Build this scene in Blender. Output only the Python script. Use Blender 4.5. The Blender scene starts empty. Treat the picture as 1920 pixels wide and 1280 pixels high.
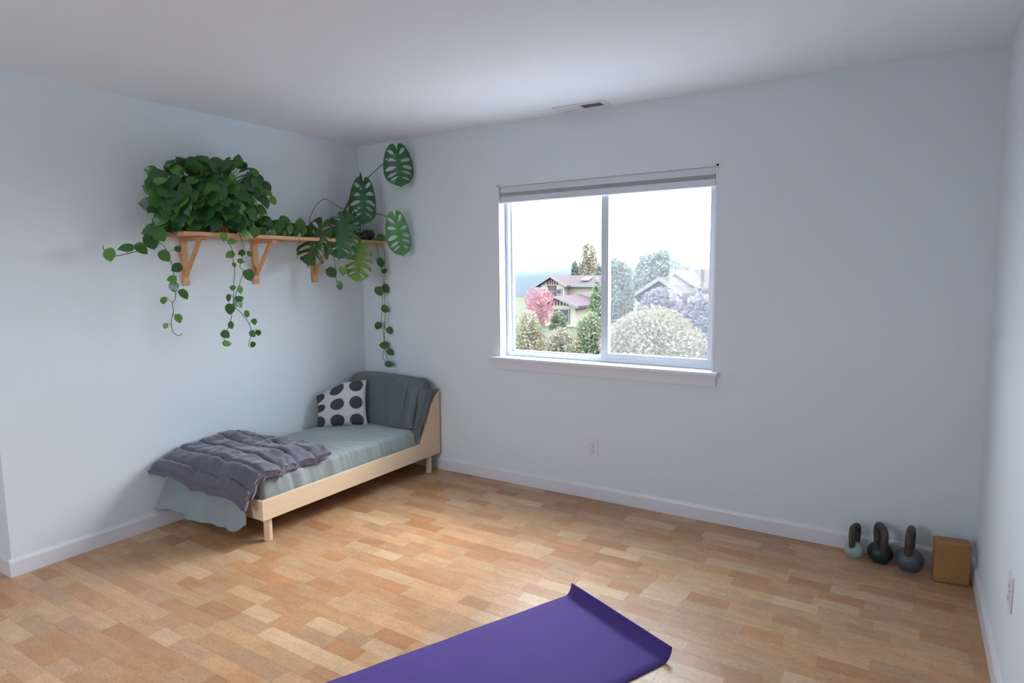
import bpy, bmesh, math, random
from mathutils import Vector, Matrix, noise

rnd = random.Random(7)
scene = bpy.context.scene
COL = scene.collection
H = 2.44          # ceiling height
W = 4.0           # room width (left wall x=0, right wall x=W, window wall y=0)

# ------------------------------------------------------------------ camera
F_PX = 1187.6
YAW, PITCH, ROLL = -0.5620, -0.1090, -0.0110
CAM = Vector((3.680, -3.635, 1.463))
fwd = Vector((math.sin(YAW) * math.cos(PITCH), math.cos(YAW) * math.cos(PITCH), math.sin(PITCH)))
r0 = Vector((math.cos(YAW), -math.sin(YAW), 0)); u0 = r0.cross(fwd)
right = r0 * math.cos(ROLL) + u0 * math.sin(ROLL)
up = -r0 * math.sin(ROLL) + u0 * math.cos(ROLL)
cd = bpy.data.cameras.new('camera'); cam = bpy.data.objects.new('camera', cd); COL.objects.link(cam)
cd.sensor_fit = 'HORIZONTAL'; cd.sensor_width = 36.0; cd.lens = F_PX / 1920 * 36.0
cd.clip_start = 0.02; cd.clip_end = 2000
cam.matrix_world = Matrix(((right.x, up.x, -fwd.x, CAM.x), (right.y, up.y, -fwd.y, CAM.y), (right.z, up.z, -fwd.z, CAM.z), (0, 0, 0, 1)))
scene.camera = cam

# ------------------------------------------------------------------ world / light / exposure
world = bpy.data.worlds.new('overcast'); scene.world = world; world.use_nodes = True
bg = world.node_tree.nodes['Background']
bg.inputs['Color'].default_value = (0.82, 0.92, 1.0, 1); bg.inputs['Strength'].default_value = 10.0
sd = bpy.data.lights.new('hazy_sun', 'SUN'); sd.energy = 6.3; sd.angle = math.radians(45); sd.color = (1.0, 0.98, 0.95)
so = bpy.data.objects.new('hazy_sun', sd); COL.objects.link(so)
so.rotation_euler = Vector((-0.24, -0.72, -0.60)).to_track_quat('-Z', 'Y').to_euler()
pd = bpy.data.lights.new('window_portal', 'AREA'); pd.shape = 'RECTANGLE'; pd.size = 1.5; pd.size_y = 1.2
po = bpy.data.objects.new('window_portal', pd); COL.objects.link(po)
po.location = (2.02, 0.175, 1.46); po.rotation_euler = (math.radians(-90), 0, 0)
pd.cycles.is_portal = True
RX0, RX1, RZ_0, RZ_1 = 0.80, 1.80, 1.0, 2.0        # unseen window added behind the camera for fill light
pd2 = bpy.data.lights.new('window_portal', 'AREA'); pd2.shape = 'RECTANGLE'; pd2.size = RX1 - RX0; pd2.size_y = RZ_1 - RZ_0
po2 = bpy.data.objects.new('window_portal', pd2); COL.objects.link(po2)
po2.location = ((RX0 + RX1) / 2, -4.835, (RZ_0 + RZ_1) / 2); po2.rotation_euler = (math.radians(90), 0, 0)
pd2.cycles.is_portal = True
scene.view_settings.view_transform = 'Standard'; scene.view_settings.look = 'None'
scene.view_settings.gamma = 1.0; scene.view_settings.use_curve_mapping = False
scene.view_settings.exposure = 0.75
scene.cycles.max_bounces = 14; scene.cycles.diffuse_bounces = 10; scene.cycles.transparent_max_bounces = 24

# ------------------------------------------------------------------ helpers
def ray(px, py):
    return right * ((px - 960) / F_PX) - up * ((py - 640) / F_PX) + fwd
def at(px, py, ax, v):
    d = ray(px, py); i = 'xyz'.index(ax)
    return CAM + d * ((v - CAM[i]) / d[i])
def px_scale(p):
    return F_PX / (Vector(p) - CAM).dot(fwd)
def to_px(p):
    d = Vector(p) - CAM; z = d.dot(fwd)
    return (960 + F_PX * d.dot(right) / z, 640 - F_PX * d.dot(up) / z, z)

MATS = {}
def srgb(r, g, b):
    f = lambda c: (c / 12.92) if c <= 0.04045 else ((c + 0.055) / 1.055) ** 2.4
    return (f(r / 255), f(g / 255), f(b / 255))
def mat(name, col, rough=0.6, var=0.0, scale=20.0, bump=0.0, bscale=80.0, spec=0.5, metal=0.0, translucent=0.0, stretch=None, sheen=0.0):
    m = bpy.data.materials.new(name); m.use_nodes = True
    nt = m.node_tree; b = nt.nodes['Principled BSDF']
    b.inputs['Base Color'].default_value = (*col, 1); b.inputs['Roughness'].default_value = rough
    b.inputs['Specular IOR Level'].default_value = spec; b.inputs['Metallic'].default_value = metal
    if sheen: b.inputs['Sheen Weight'].default_value = sheen
    tc = nt.nodes.new('ShaderNodeTexCoord'); src = tc.outputs['Object']
    if stretch:
        mp = nt.nodes.new('ShaderNodeMapping'); mp.inputs['Scale'].default_value = stretch
        nt.links.new(src, mp.inputs['Vector']); src = mp.outputs['Vector']
    if var:
        n = nt.nodes.new('ShaderNodeTexNoise'); n.inputs['Scale'].default_value = scale; n.inputs['Detail'].default_value = 5
        nt.links.new(src, n.inputs['Vector'])
        mx = nt.nodes.new('ShaderNodeMix'); mx.data_type = 'RGBA'
        mx.inputs[6].default_value = (*[c * (1 - var) for c in col], 1); mx.inputs[7].default_value = (*[min(1, c * (1 + var)) for c in col], 1)
        nt.links.new(n.outputs['Fac'], mx.inputs[0]); nt.links.new(mx.outputs[2], b.inputs['Base Color'])
    if bump:
        n2 = nt.nodes.new('ShaderNodeTexNoise'); n2.inputs['Scale'].default_value = bscale; n2.inputs['Detail'].default_value = 3
        nt.links.new(src, n2.inputs['Vector'])
        bp = nt.nodes.new('ShaderNodeBump'); bp.inputs['Strength'].default_value = bump; bp.inputs['Distance'].default_value = 0.01
        nt.links.new(n2.outputs['Fac'], bp.inputs['Height']); nt.links.new(bp.outputs['Normal'], b.inputs['Normal'])
    if translucent:
        tr = nt.nodes.new('ShaderNodeBsdfTranslucent'); tr.inputs['Color'].default_value = (*[min(1, c * 1.4) for c in col], 1)
        ms = nt.nodes.new('ShaderNodeMixShader'); ms.inputs[0].default_value = translucent
        out = nt.nodes['Material Output']
        nt.links.new(b.outputs[0], ms.inputs[1]); nt.links.new(tr.outputs[0], ms.inputs[2]); nt.links.new(ms.outputs[0], out.inputs['Surface'])
    MATS[name] = m
    return m

def tag(o, label=None, cat=None, group=None, kind=None):
    if label: o['label'] = label
    if cat: o['category'] = cat
    if group: o['group'] = group
    if kind: o['kind'] = kind
    return o
def empty(name, loc):
    o = bpy.data.objects.new(name, None); COL.objects.link(o); o.location = loc; o.empty_display_size = 0.05
    return o
def origin_of(o):
    return o.location.copy() if o.parent is None else Vector((0, 0, 0))   # children keep world coordinates
def put(o, parent):
    COL.objects.link(o)
    if parent is not None:
        o.parent = parent; o.matrix_parent_inverse = Matrix.Translation(-origin_of(parent))
    return o
def mesh_obj(name, verts, faces, material, parent=None, smooth=False):
    me = bpy.data.meshes.new(name); me.from_pydata([tuple(v) for v in verts], [], faces); me.update()
    if smooth:
        for p in me.polygons: p.use_smooth = True
    if material: me.materials.append(material)
    return put(bpy.data.objects.new(name, me), parent)

class MB:
    def __init__(s): s.bm = bmesh.new()
    def box(s, x0, x1, y0, y1, z0, z1, bevel=0.0, seg=2):
        r = bmesh.ops.create_cube(s.bm, size=1.0); vs = r['verts']
        for v in vs:
            v.co = Vector((x0 + (v.co.x + .5) * (x1 - x0), y0 + (v.co.y + .5) * (y1 - y0), z0 + (v.co.z + .5) * (z1 - z0)))
        if bevel:
            es = list({e for v in vs for e in v.link_edges})
            bmesh.ops.bevel(s.bm, geom=es, offset=bevel, segments=seg, affect='EDGES', profile=0.5)
        return s
    def bar(s, a, b, w, t, upv=(0, 0, 1), bevel=0.0):
        a, b = Vector(a), Vector(b); d = (b - a); L = d.length; d.normalize()
        n = Vector(upv); sx = d.cross(n).normalized(); n = sx.cross(d)
        r = bmesh.ops.create_cube(s.bm, size=1.0); vs = r['verts']
        for v in vs:
            c = v.co.copy(); v.co = a + d * ((c.y + .5) * L) + sx * (c.x * w) + n * (c.z * t)
        if bevel:
            es = list({e for v in vs for e in v.link_edges})
            bmesh.ops.bevel(s.bm, geom=es, offset=bevel, segments=2, affect='EDGES', profile=0.5)
        return s
    def poly(s, pts):
        s.bm.faces.new([s.bm.verts.new(p) for p in pts]); return s
    def prism(s, pts, ext):
        a = [s.bm.verts.new(p) for p in pts]; b = [s.bm.verts.new(Vector(p) + Vector(ext)) for p in pts]
        s.bm.faces.new(a); s.bm.faces.new(b[::-1]); n = len(a)
        for i in range(n): s.bm.faces.new([a[i], b[i], b[(i + 1) % n], a[(i + 1) % n]])
        return s
    def tube(s, pts, radii, seg=6, cap=True):
        pts = [Vector(p) for p in pts]
        if not hasattr(radii, '__len__'): radii = [radii] * len(pts)
        rings = []; nrm = None
        for i, p in enumerate(pts):
            d = (pts[min(i + 1, len(pts) - 1)] - pts[max(i - 1, 0)]).normalized()
            if nrm is None: nrm = d.orthogonal().normalized()
            else:
                nrm = (nrm - d * nrm.dot(d))
                nrm = nrm.normalized() if nrm.length > 1e-6 else d.orthogonal().normalized()
            bi = d.cross(nrm)
            rings.append([s.bm.verts.new(p + (nrm * math.cos(2 * math.pi * k / seg) + bi * math.sin(2 * math.pi * k / seg)) * radii[i]) for k in range(seg)])
        for a, b in zip(rings, rings[1:]):
            for k in range(seg): s.bm.faces.new([a[k], a[(k + 1) % seg], b[(k + 1) % seg], b[k]])
        if cap: s.bm.faces.new(rings[0][::-1]); s.bm.faces.new(rings[-1])
        return s
    def lathe(s, prof, c=(0, 0, 0), seg=32, sx=1, sy=1):
        rings = []
        for r, z in prof:
            if r < 1e-6: rings.append([s.bm.verts.new((c[0], c[1], c[2] + z))])
            else: rings.append([s.bm.verts.new((c[0] + sx * r * math.cos(2 * math.pi * k / seg), c[1] + sy * r * math.sin(2 * math.pi * k / seg), c[2] + z)) for k in range(seg)])
        for a, b in zip(rings, rings[1:]):
            for k in range(seg):
                k2 = (k + 1) % seg
                if len(a) == 1 and len(b) == 1: continue
                if len(a) == 1: s.bm.faces.new([a[0], b[k2], b[k]])
                elif len(b) == 1: s.bm.faces.new([a[k], a[k2], b[0]])
                else: s.bm.faces.new([a[k], a[k2], b[k2], b[k]])
        return s
    def build(s, name, material, parent=None, smooth=False):
        bmesh.ops.recalc_face_normals(s.bm, faces=s.bm.faces)
        me = bpy.data.meshes.new(name); s.bm.to_mesh(me); s.bm.free()
        if material: me.materials.append(material)
        if smooth:
            for p in me.polygons: p.use_smooth = True
        return put(bpy.data.objects.new(name, me), parent)

def spline(pts, n=6):
    pts = [Vector(p) for p in pts]; out = []
    for i in range(len(pts) - 1):
        p0 = pts[max(i - 1, 0)]; p1 = pts[i]; p2 = pts[i + 1]; p3 = pts[min(i + 2, len(pts) - 1)]
        for k in range(n):
            t = k / n
            out.append(0.5 * ((2 * p1) + (p2 - p0) * t + (2 * p0 - 5 * p1 + 4 * p2 - p3) * t * t + (3 * p1 - p0 - 3 * p2 + p3) * t ** 3))
    out.append(pts[-1]); return out
def sstep(a, b, x):
    t = max(0, min(1, (x - a) / (b - a))); return t * t * (3 - 2 * t)

# ------------------------------------------------------------------ materials
M_wall = mat('wall_paint', (0.70, 0.757, 0.805), 0.85, bump=0.06, bscale=220, spec=0.2)
M_ceil = mat('ceiling_paint', (0.81, 0.84, 0.90), 0.9, bump=0.06, bscale=200, spec=0.2)
M_trim = mat('white_trim', (0.72, 0.72, 0.77), 0.35)
M_vinyl = mat('white_vinyl', (0.60, 0.645, 0.71), 0.3)
M_shade = mat('shade_fabric', (0.72, 0.74, 0.78), 0.9, translucent=0.35)
M_rail = mat('shade_rail', (0.62, 0.66, 0.72), 0.4)
M_birch = mat('birch_ply', (0.72, 0.55, 0.38), 0.5, var=0.10, scale=9, stretch=(6, 1, 6), bump=0.03, bscale=60)
M_pine = mat('pine_shelf', (0.60, 0.32, 0.14), 0.5, var=0.18, scale=10, stretch=(6, 1, 6), bump=0.03)
M_sheet = mat('sage_grey_sheet', (0.262, 0.305, 0.315), 0.8, var=0.05, scale=40, bump=0.12, bscale=300, spec=0.2, sheen=0.2)
M_dark_cloth = mat('dark_grey_cloth', (0.115, 0.145, 0.15), 0.8, var=0.05, scale=40, bump=0.12, bscale=300, spec=0.2, sheen=0.15)
M_comf = mat('plum_grey_quilt', (0.105, 0.097, 0.140), 0.6, var=0.06, scale=30, bump=0.10, bscale=250, spec=0.3, sheen=0.3)
M_screw = mat('screw_metal', (0.35, 0.33, 0.32), 0.35, metal=1.0)
M_plate = mat('outlet_plastic', (0.72, 0.70, 0.76), 0.35)
M_dark = mat('dark_slot', (0.015, 0.016, 0.02), 0.6)
M_terra = mat('terracotta', (0.36, 0.13, 0.06), 0.8, var=0.2, scale=25)
M_black_pot = mat('dark_pot', (0.05, 0.045, 0.045), 0.5)
M_soil = mat('soil', (0.03, 0.02, 0.015), 0.95, var=0.4, scale=60, bump=0.5, bscale=90)
M_stem = mat('green_stem', (0.07, 0.12, 0.03), 0.5)
M_bstem = mat('brown_stem', (0.10, 0.065, 0.035), 0.6, var=0.3, scale=60)
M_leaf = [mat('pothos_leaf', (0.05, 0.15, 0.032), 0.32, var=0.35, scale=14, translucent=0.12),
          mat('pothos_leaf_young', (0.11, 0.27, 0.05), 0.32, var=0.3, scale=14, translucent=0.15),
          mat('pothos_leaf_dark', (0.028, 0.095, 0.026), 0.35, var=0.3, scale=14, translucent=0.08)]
M_mon = [mat('monstera_leaf', (0.035, 0.13, 0.045), 0.3, var=0.25, scale=12, translucent=0.12),
         mat('monstera_leaf_light', (0.09, 0.28, 0.085), 0.3, var=0.25, scale=12, translucent=0.15),
         mat('monstera_leaf_olive', (0.035, 0.075, 0.015), 0.35, var=0.35, scale=12, translucent=0.1),
         mat('monstera_leaf_yellowing', (0.16, 0.27, 0.055), 0.35, var=0.6, scale=9, translucent=0.15)]
M_mat = mat('purple_foam', (0.085, 0.05, 0.235), 0.75, var=0.06, scale=60, bump=0.25, bscale=700, spec=0.25)
M_cork = mat('cork_block', (0.36, 0.185, 0.07), 0.85, var=0.35, scale=160, bump=0.25, bscale=180)

def glass_mat(name, haze=0.0):
    m = bpy.data.materials.new(name); m.use_nodes = True; nt = m.node_tree
    nt.nodes.remove(nt.nodes['Principled BSDF']); out = nt.nodes['Material Output']
    t = nt.nodes.new('ShaderNodeBsdfTransparent'); t.inputs['Color'].default_value = (0.985, 0.99, 0.99, 1)
    g = nt.nodes.new('ShaderNodeBsdfGlossy'); g.inputs['Roughness'].default_value = 0.01; g.inputs['Color'].default_value = (.5, .5, .5, 1)
    lw = nt.nodes.new('ShaderNodeLayerWeight'); lw.inputs['Blend'].default_value = 0.5
    pw = nt.nodes.new('ShaderNodeMath'); pw.operation = 'POWER'; pw.inputs[1].default_value = 5; nt.links.new(lw.outputs['Facing'], pw.inputs[0])
    fr = nt.nodes.new('ShaderNodeMath'); fr.operation = 'MULTIPLY_ADD'; fr.inputs[1].default_value = 0.6; fr.inputs[2].default_value = 0.02; nt.links.new(pw.outputs[0], fr.inputs[0])
    ms = nt.nodes.new('ShaderNodeMixShader')
    nt.links.new(fr.outputs[0], ms.inputs[0]); nt.links.new(t.outputs[0], ms.inputs[1]); nt.links.new(g.outputs[0], ms.inputs[2])
    nt.links.new(ms.outputs[0], out.inputs['Surface'])
    return m
M_glass = glass_mat('window_glass')
def screen_mat():
    m = bpy.data.materials.new('insect_screen_mesh'); m.use_nodes = True; nt = m.node_tree
    nt.nodes.remove(nt.nodes['Principled BSDF']); out = nt.nodes['Material Output']
    t = nt.nodes.new('ShaderNodeBsdfTransparent')
    g = nt.nodes.new('ShaderNodeBsdfTranslucent'); g.inputs['Color'].default_value = (0.11, 0.11, 0.118, 1)
    ms = nt.nodes.new('ShaderNodeMixShader'); ms.inputs[0].default_value = 0.25
    nt.links.new(t.outputs[0], ms.inputs[1]); nt.links.new(g.outputs[0], ms.inputs[2]); nt.links.new(ms.outputs[0], out.inputs['Surface'])
    return m
M_screen = screen_mat()

def floor_mat():
    m = bpy.data.materials.new('cork_floor'); m.use_nodes = True; nt = m.node_tree; b = nt.nodes['Principled BSDF']
    at_ = nt.nodes.new('ShaderNodeAttribute'); at_.attribute_name = 'tint'
    tc = nt.nodes.new('ShaderNodeTexCoord')
    mp = nt.nodes.new('ShaderNodeMapping'); mp.inputs['Scale'].default_value = (1, 3.2, 1); nt.links.new(tc.outputs['Object'], mp.inputs['Vector'])
    n = nt.nodes.new('ShaderNodeTexNoise'); n.inputs['Scale'].default_value = 55; n.inputs['Detail'].default_value = 6; n.inputs['Roughness'].default_value = 0.7
    nt.links.new(mp.outputs[0], n.inputs['Vector'])
    n2 = nt.nodes.new('ShaderNodeTexNoise'); n2.inputs['Scale'].default_value = 9; n2.inputs['Detail'].default_value = 3
    nt.links.new(mp.outputs[0], n2.inputs['Vector'])
    r1 = nt.nodes.new('ShaderNodeMapRange'); r1.inputs[1].default_value = 0.3; r1.inputs[2].default_value = 0.7; r1.inputs[3].default_value = 0.72; r1.inputs[4].default_value = 1.22
    nt.links.new(n.outputs['Fac'], r1.inputs[0])
    r2 = nt.nodes.new('ShaderNodeMapRange'); r2.inputs[1].default_value = 0.3; r2.inputs[2].default_value = 0.7; r2.inputs[3].default_value = 0.88; r2.inputs[4].default_value = 1.1
    nt.links.new(n2.outputs['Fac'], r2.inputs[0])
    mu = nt.nodes.new('ShaderNodeMath'); mu.operation = 'MULTIPLY'; nt.links.new(r1.outputs[0], mu.inputs[0]); nt.links.new(r2.outputs[0], mu.inputs[1])
    vm = nt.nodes.new('ShaderNodeVectorMath'); vm.operation = 'SCALE'; nt.links.new(at_.outputs['Color'], vm.inputs[0]); nt.links.new(mu.outputs[0], vm.inputs['Scale'])
    nt.links.new(vm.outputs[0], b.inputs['Base Color'])
    b.inputs['Roughness'].default_value = 0.34; b.inputs['Specular IOR Level'].default_value = 0.5
    bp = nt.nodes.new('ShaderNodeBump'); bp.inputs['Strength'].default_value = 0.06; bp.inputs['Distance'].default_value = 0.004
    nt.links.new(n.outputs['Fac'], bp.inputs['Height']); nt.links.new(bp.outputs['Normal'], b.inputs['Normal'])
    return m
M_floor = floor_mat()
M_under = mat('underlay', (0.10, 0.06, 0.035), 0.9)

# ------------------------------------------------------------------ room shell
YE = -2.43        # end of the left wall (an opening beyond it)
XH, YF = -1.3, -4.7
WX0, WX1, WZ0, WZ1 = 1.287, 2.749, 0.885, 2.045
def struct(o): o['kind'] = 'structure'; return o
m_ = MB()
m_.box(-0.15, WX0, 0, .16, 0, H); m_.box(WX1, W + .15, 0, .16, 0, H); m_.box(WX0, WX1, 0, .16, 0, WZ0 - .023); m_.box(WX0, WX1, 0, .16, WZ1, H)
struct(m_.build('wall_back', M_wall))
struct(MB().box(-0.15, 0, YE, 0, 0, H).build('wall_left', M_wall))
struct(MB().box(XH, -0.15, YE, YE + .12, 0, H).build('wall_return', M_wall))
struct(MB().box(XH - .12, XH, YF - .12, YE + .12, 0, H).build('wall_hall', M_wall))
struct(MB().box(W, W + .15, YF - .12, 0, 0, H).build('wall_right', M_wall))
m_ = MB(); m_.box(XH, RX0, YF - .12, YF, 0, H); m_.box(RX1, W, YF - .12, YF, 0, H); m_.box(RX0, RX1, YF - .12, YF, 0, RZ_0); m_.box(RX0, RX1, YF - .12, YF, RZ_1, H)
struct(m_.build('wall_front', M_wall))
struct(MB().box(XH - .12, W + .15, YF - .12, .16, H, H + .12).build('ceiling', M_ceil))
floor = struct(MB().box(XH - .12, W + .15, YF - .12, .16, -.12, -.008).build('floor', M_under))

# cork strips of the floor
TINTS = [(0.46, 0.26, 0.14), (0.44, 0.235, 0.12), (0.49, 0.30, 0.165), (0.41, 0.20, 0.095), (0.46, 0.27, 0.15), (0.39, 0.20, 0.10), (0.53, 0.345, 0.21), (0.43, 0.235, 0.12), (0.42, 0.25, 0.145), (0.48, 0.28, 0.15)]
strips = []; y = 0.0; row = 0
while y > YF:
    wrow = 0.079; x = XH - rnd.uniform(0, .2)
    while x < W:
        L = rnd.choice((.14, .18, .21, .25, .30, .16))
        x0, x1 = max(x, XH), min(x + L, W); x += L
        if x1 - x0 < .004: continue
        t = TINTS[rnd.randrange(len(TINTS))]; k = rnd.uniform(.92, 1.08)
        strips.append((x0, x1, max(y - wrow, YF), y, tuple(c * k * 1.1 for c in t), rnd.uniform(-.0004, 0)))
    y -= wrow
def strip_geo(s):
    x0, x1, y0, y1, t, dz = s; g = .0001; b = .0003; z = dz
    v = [(x0 + g, y0 + g, -.008), (x1 - g, y0 + g, -.008), (x1 - g, y1 - g, -.008), (x0 + g, y1 - g, -.008),
         (x0 + g, y0 + g, z - b), (x1 - g, y0 + g, z - b), (x1 - g, y1 - g, z - b), (x0 + g, y1 - g, z - b),
         (x0 + g + b, y0 + g + b, z), (x1 - g - b, y0 + g + b, z), (x1 - g - b, y1 - g - b, z), (x0 + g + b, y1 - g - b, z)]
    f = [(8, 9, 10, 11)] + [(i, (i + 1) % 4, 4 + (i + 1) % 4, 4 + i) for i in range(4)] + [(4 + i, 4 + (i + 1) % 4, 8 + (i + 1) % 4, 8 + i) for i in range(4)]
    return v, f
def tint_mesh(name, V, Fc, T):
    me = bpy.data.meshes.new(name); me.from_pydata(V, [], Fc); me.update()
    ca = me.color_attributes.new('tint', 'FLOAT_COLOR', 'POINT')
    ca.data.foreach_set('color', [c for t in T for c in (*t, 1.0)])
    me.materials.append(M_floor); return me
def shown(s):
    c = ((s[0] + s[1]) / 2, (s[2] + s[3]) / 2, 0); px, py, z = to_px(c)
    if z < .3 or not (-20 < px < 1940 and 0 < py < 1300): return 0
    if c[0] < .0 and c[1] > YE: return 0
    if c[0] < .72 and c[1] > -1.5: return 0
    # under the yoga mat
    ux, uy = .9087, -.4175; dx, dy = c[0] - 2.433, c[1] + 1.185
    a, bb = dx * ux + dy * uy, dx * uy - dy * ux
    if 0.05 < a < .55 and .05 < -(-bb) < 1.7: return 0
    q = [to_px((s[0], s[2], 0)), to_px((s[1], s[2], 0)), to_px((s[1], s[3], 0)), to_px((s[0], s[3], 0))]
    return abs(sum(q[i][0] * q[(i + 1) % 4][1] - q[(i + 1) % 4][0] * q[i][1] for i in range(4))) / 2
order = sorted(strips, key=shown, reverse=True)
for s in order[:300]:
    v, f = strip_geo(s); put(bpy.data.objects.new('cork_strip', tint_mesh('cork_strip', v, f, [s[4]] * len(v))), floor)
V, Fc, T = [], [], []
for s in order[300:]:
    v, f = strip_geo(s); o = len(V); V += v; Fc += [tuple(i + o for i in q) for q in f]; T += [s[4]] * len(v)
tag(put(bpy.data.objects.new('cork_strip_field', tint_mesh('cork_strip_field', V, Fc, T)), floor), kind='stuff')

# baseboards (stepped top edge)
def baseboard(name, a, b, n):
    a, b, n = Vector((*a, 0)), Vector((*b, 0)), Vector((*n, 0))
    prof = [(0, 0), (.013, 0), (.013, .072), (.010, .080), (.007, .082), (.005, .088), (0, .090)]
    struct(MB().prism([a + n * p + Vector((0, 0, q)) for p, q in prof], b - a).build(name, M_trim))
baseboard('baseboard_back', (0.0, 0), (W, 0), (0, -1))
baseboard('baseboard_left', (0, YE - .013), (0, -.013), (1, 0))
baseboard('baseboard_return', (XH, YE), (0, YE), (0, -1))
baseboard('baseboard_right', (W, YF), (W, -.013), (-1, 0))

# ------------------------------------------------------------------ window
win = struct(empty('window_1', (2.018, 0.1, WZ0)))
FY0, FY1 = .075, .145
jt = .012
MB().box(WX0, WX0 + jt, -.002, FY0 + .01, WZ0, WZ1).build('jamb', M_trim, win)
MB().box(WX1 - jt, WX1, -.002, FY0 + .01, WZ0, WZ1).build('jamb', M_trim, win)
MB().box(WX0, WX1, -.002, FY0 + .01, WZ1 - jt, WZ1).build('head_jamb', M_trim, win)
m_ = MB(); m_.box(WX0, WX1, -.001, FY0 + .02, WZ0 - .023, WZ0); m_.box(WX0 - .06, WX1 + .03, -.045, 0, WZ0 - .023, WZ0, .005)
m_.build('window_sill', M_trim, win)
MB().box(WX0 - .042, WX1 + .014, -.018, 0, WZ0 - .085, WZ0 - .023, .002).build('apron', M_trim, win)
def ring(x0, x1, z0, z1, y0, y1, l, r, b, t, bev=.003):
    m = MB(); m.box(x0, x0 + l, y0, y1, z0, z1, bev); m.box(x1 - r, x1, y0, y1, z0, z1, bev)
    m.box(x0 + l, x1 - r, y0, y1, z0, z0 + b, bev); m.box(x0 + l, x1 - r, y0, y1, z1 - t, z1, bev); return m
ring(WX0 + jt, WX1 - jt, WZ0, WZ1 - jt, FY0, FY1, .024, .024, .026, .026).build('window_frame', M_vinyl, win)
XM = 2.025
fs = ring(WX0 + jt + .02, XM + .03, WZ0 + .022, WZ1 - jt - .022, FY0 + .034, FY1 - .006, .016, .03, .014, .016).build('fixed_sash', M_vinyl, win)
MB().box(WX0 + jt + .03, XM + .005, FY0 + .050, FY0 + .053, WZ0 + .03, WZ1 - .04).build('window_pane', M_glass, fs)
ss = ring(XM - .012, WX1 - jt - .012, WZ0 + .012, WZ1 - jt - .012, FY0 + .002, FY0 + .032, .050, .036, .046, .04).build('sliding_sash', M_vinyl, win)
MB().box(XM + .03, WX1 - jt - .04, FY0 + .014, FY0 + .017, WZ0 + .05, WZ1 - .05).build('window_pane', M_glass, ss)
MB().box(XM + .028, XM + .036, FY0 + .004, FY0 + .03, WZ0 + .058, WZ1 - .06).build('glazing_bead', M_vinyl, ss)
MB().box(XM + .004, XM + .018, FY0 - .008, FY0 + .004, 1.40, 1.47, .003).build('latch', M_vinyl, ss)
sc_ = MB().poly([(XM + .01, FY1 + .004, WZ0 + .01), (WX1 - jt, FY1 + .004, WZ0 + .01), (WX1 - jt, FY1 + .004, WZ1 - jt), (XM + .01, FY1 + .004, WZ1 - jt)]).build('insect_screen', M_screen, win)

# unseen fill window, added to light the room from behind the camera
fill_win = struct(empty('window_2', ((RX0 + RX1) / 2, YF - .06, RZ_0)))
ring(RX0, RX1, RZ_0, RZ_1, YF - .11, YF - .05, .04, .04, .04, .04).build('window_frame', M_vinyl, fill_win)
MB().box((RX0 + RX1) / 2 - .02, (RX0 + RX1) / 2 + .02, YF - .10, YF - .06, RZ_0 + .04, RZ_1 - .04).build('mullion', M_vinyl, fill_win)
MB().box(RX0 + .04, RX1 - .04, YF - .085, YF - .082, RZ_0 + .04, RZ_1 - .04).build('window_pane', M_glass, fill_win)
MB().box(RX0 - .05, RX1 + .05, YF, YF + .03, RZ_0 - .022, RZ_0, .004).build('window_sill', M_trim, fill_win)

# cellular shade, raised
sh = tag(empty('cellular_shade', (2.018, .035, WZ1 - jt)), 'pale grey cellular shade raised to the top of the window', 'blind')
SX0, SX1 = WX0 + jt + .004, WX1 - jt - .004
MB().box(SX0, SX1, .012, .062, 1.990, WZ1 - jt, .004).build('head_rail', M_rail, sh)
m_ = MB(); n = 5
for i in range(n):
    a, b = i / n, (i + 1) / n; zt = lambda f, x: 1.990 - f * (.022 if x else .020)
    m_.prism([(SX0 + .003, .020, 1.99 - a * .022), (SX0 + .003, .014, 1.99 - (a + b) / 2 * .022), (SX0 + .003, .020, 1.99 - b * .022), (SX0 + .003, .056, 1.99 - b * .022), (SX0 + .003, .062, 1.99 - (a + b) / 2 * .022), (SX0 + .003, .056, 1.99 - a * .022)], (SX1 - SX0 - .006, 0, 0))
m_.build('folded_fabric', M_shade, sh)
MB().box(SX0, SX1, .012, .062, 1.926, 1.968, .005).build('bottom_rail', M_rail, sh)

# ------------------------------------------------------------------ ceiling vent
vent = tag(empty('ceiling_vent', (1.965, -.105, H)), 'white slatted air vent in the ceiling above the window', 'vent')
vx0, vx1, vy0, vy1 = 1.80, 2.13, -.175, -.035
m_ = MB(); z0, z1 = H - .007, H
m_.box(vx0, vx0 + .028, vy0, vy1, z0, z1, .002); m_.box(vx1 - .028, vx1, vy0, vy1, z0, z1, .002)
m_.box(vx0 + .028, vx1 - .028, vy0, vy0 + .028, z0, z1, .002); m_.box(vx0 + .028, vx1 - .028, vy1 - .028, vy1, z0, z1, .002)
m_.box(1.955, 1.965, vy0 + .028, vy1 - .028, z0, z1)
m_.build('frame', M_trim, vent)
MB().box(vx0 + .028, vx1 - .028, vy0 + .028, vy1 - .028, H - .0012, H - .0002).build('duct_shade_sheet', M_dark, vent)  # dark sheet stands in for the shade inside the duct
for i in range(22):
    x = vx0 + .034 + i * (vx1 - vx0 - .068) / 21
    if abs(x - 1.96) < .007: continue
    s = -1 if x < 1.96 else 1
    MB().bar((x, vy0 + .029, H - .004), (x, vy1 - .029, H - .004), .0095 if s < 0 else .005, .0012, (s * .5, 0, 1)).build('slat', M_trim, vent)

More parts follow.
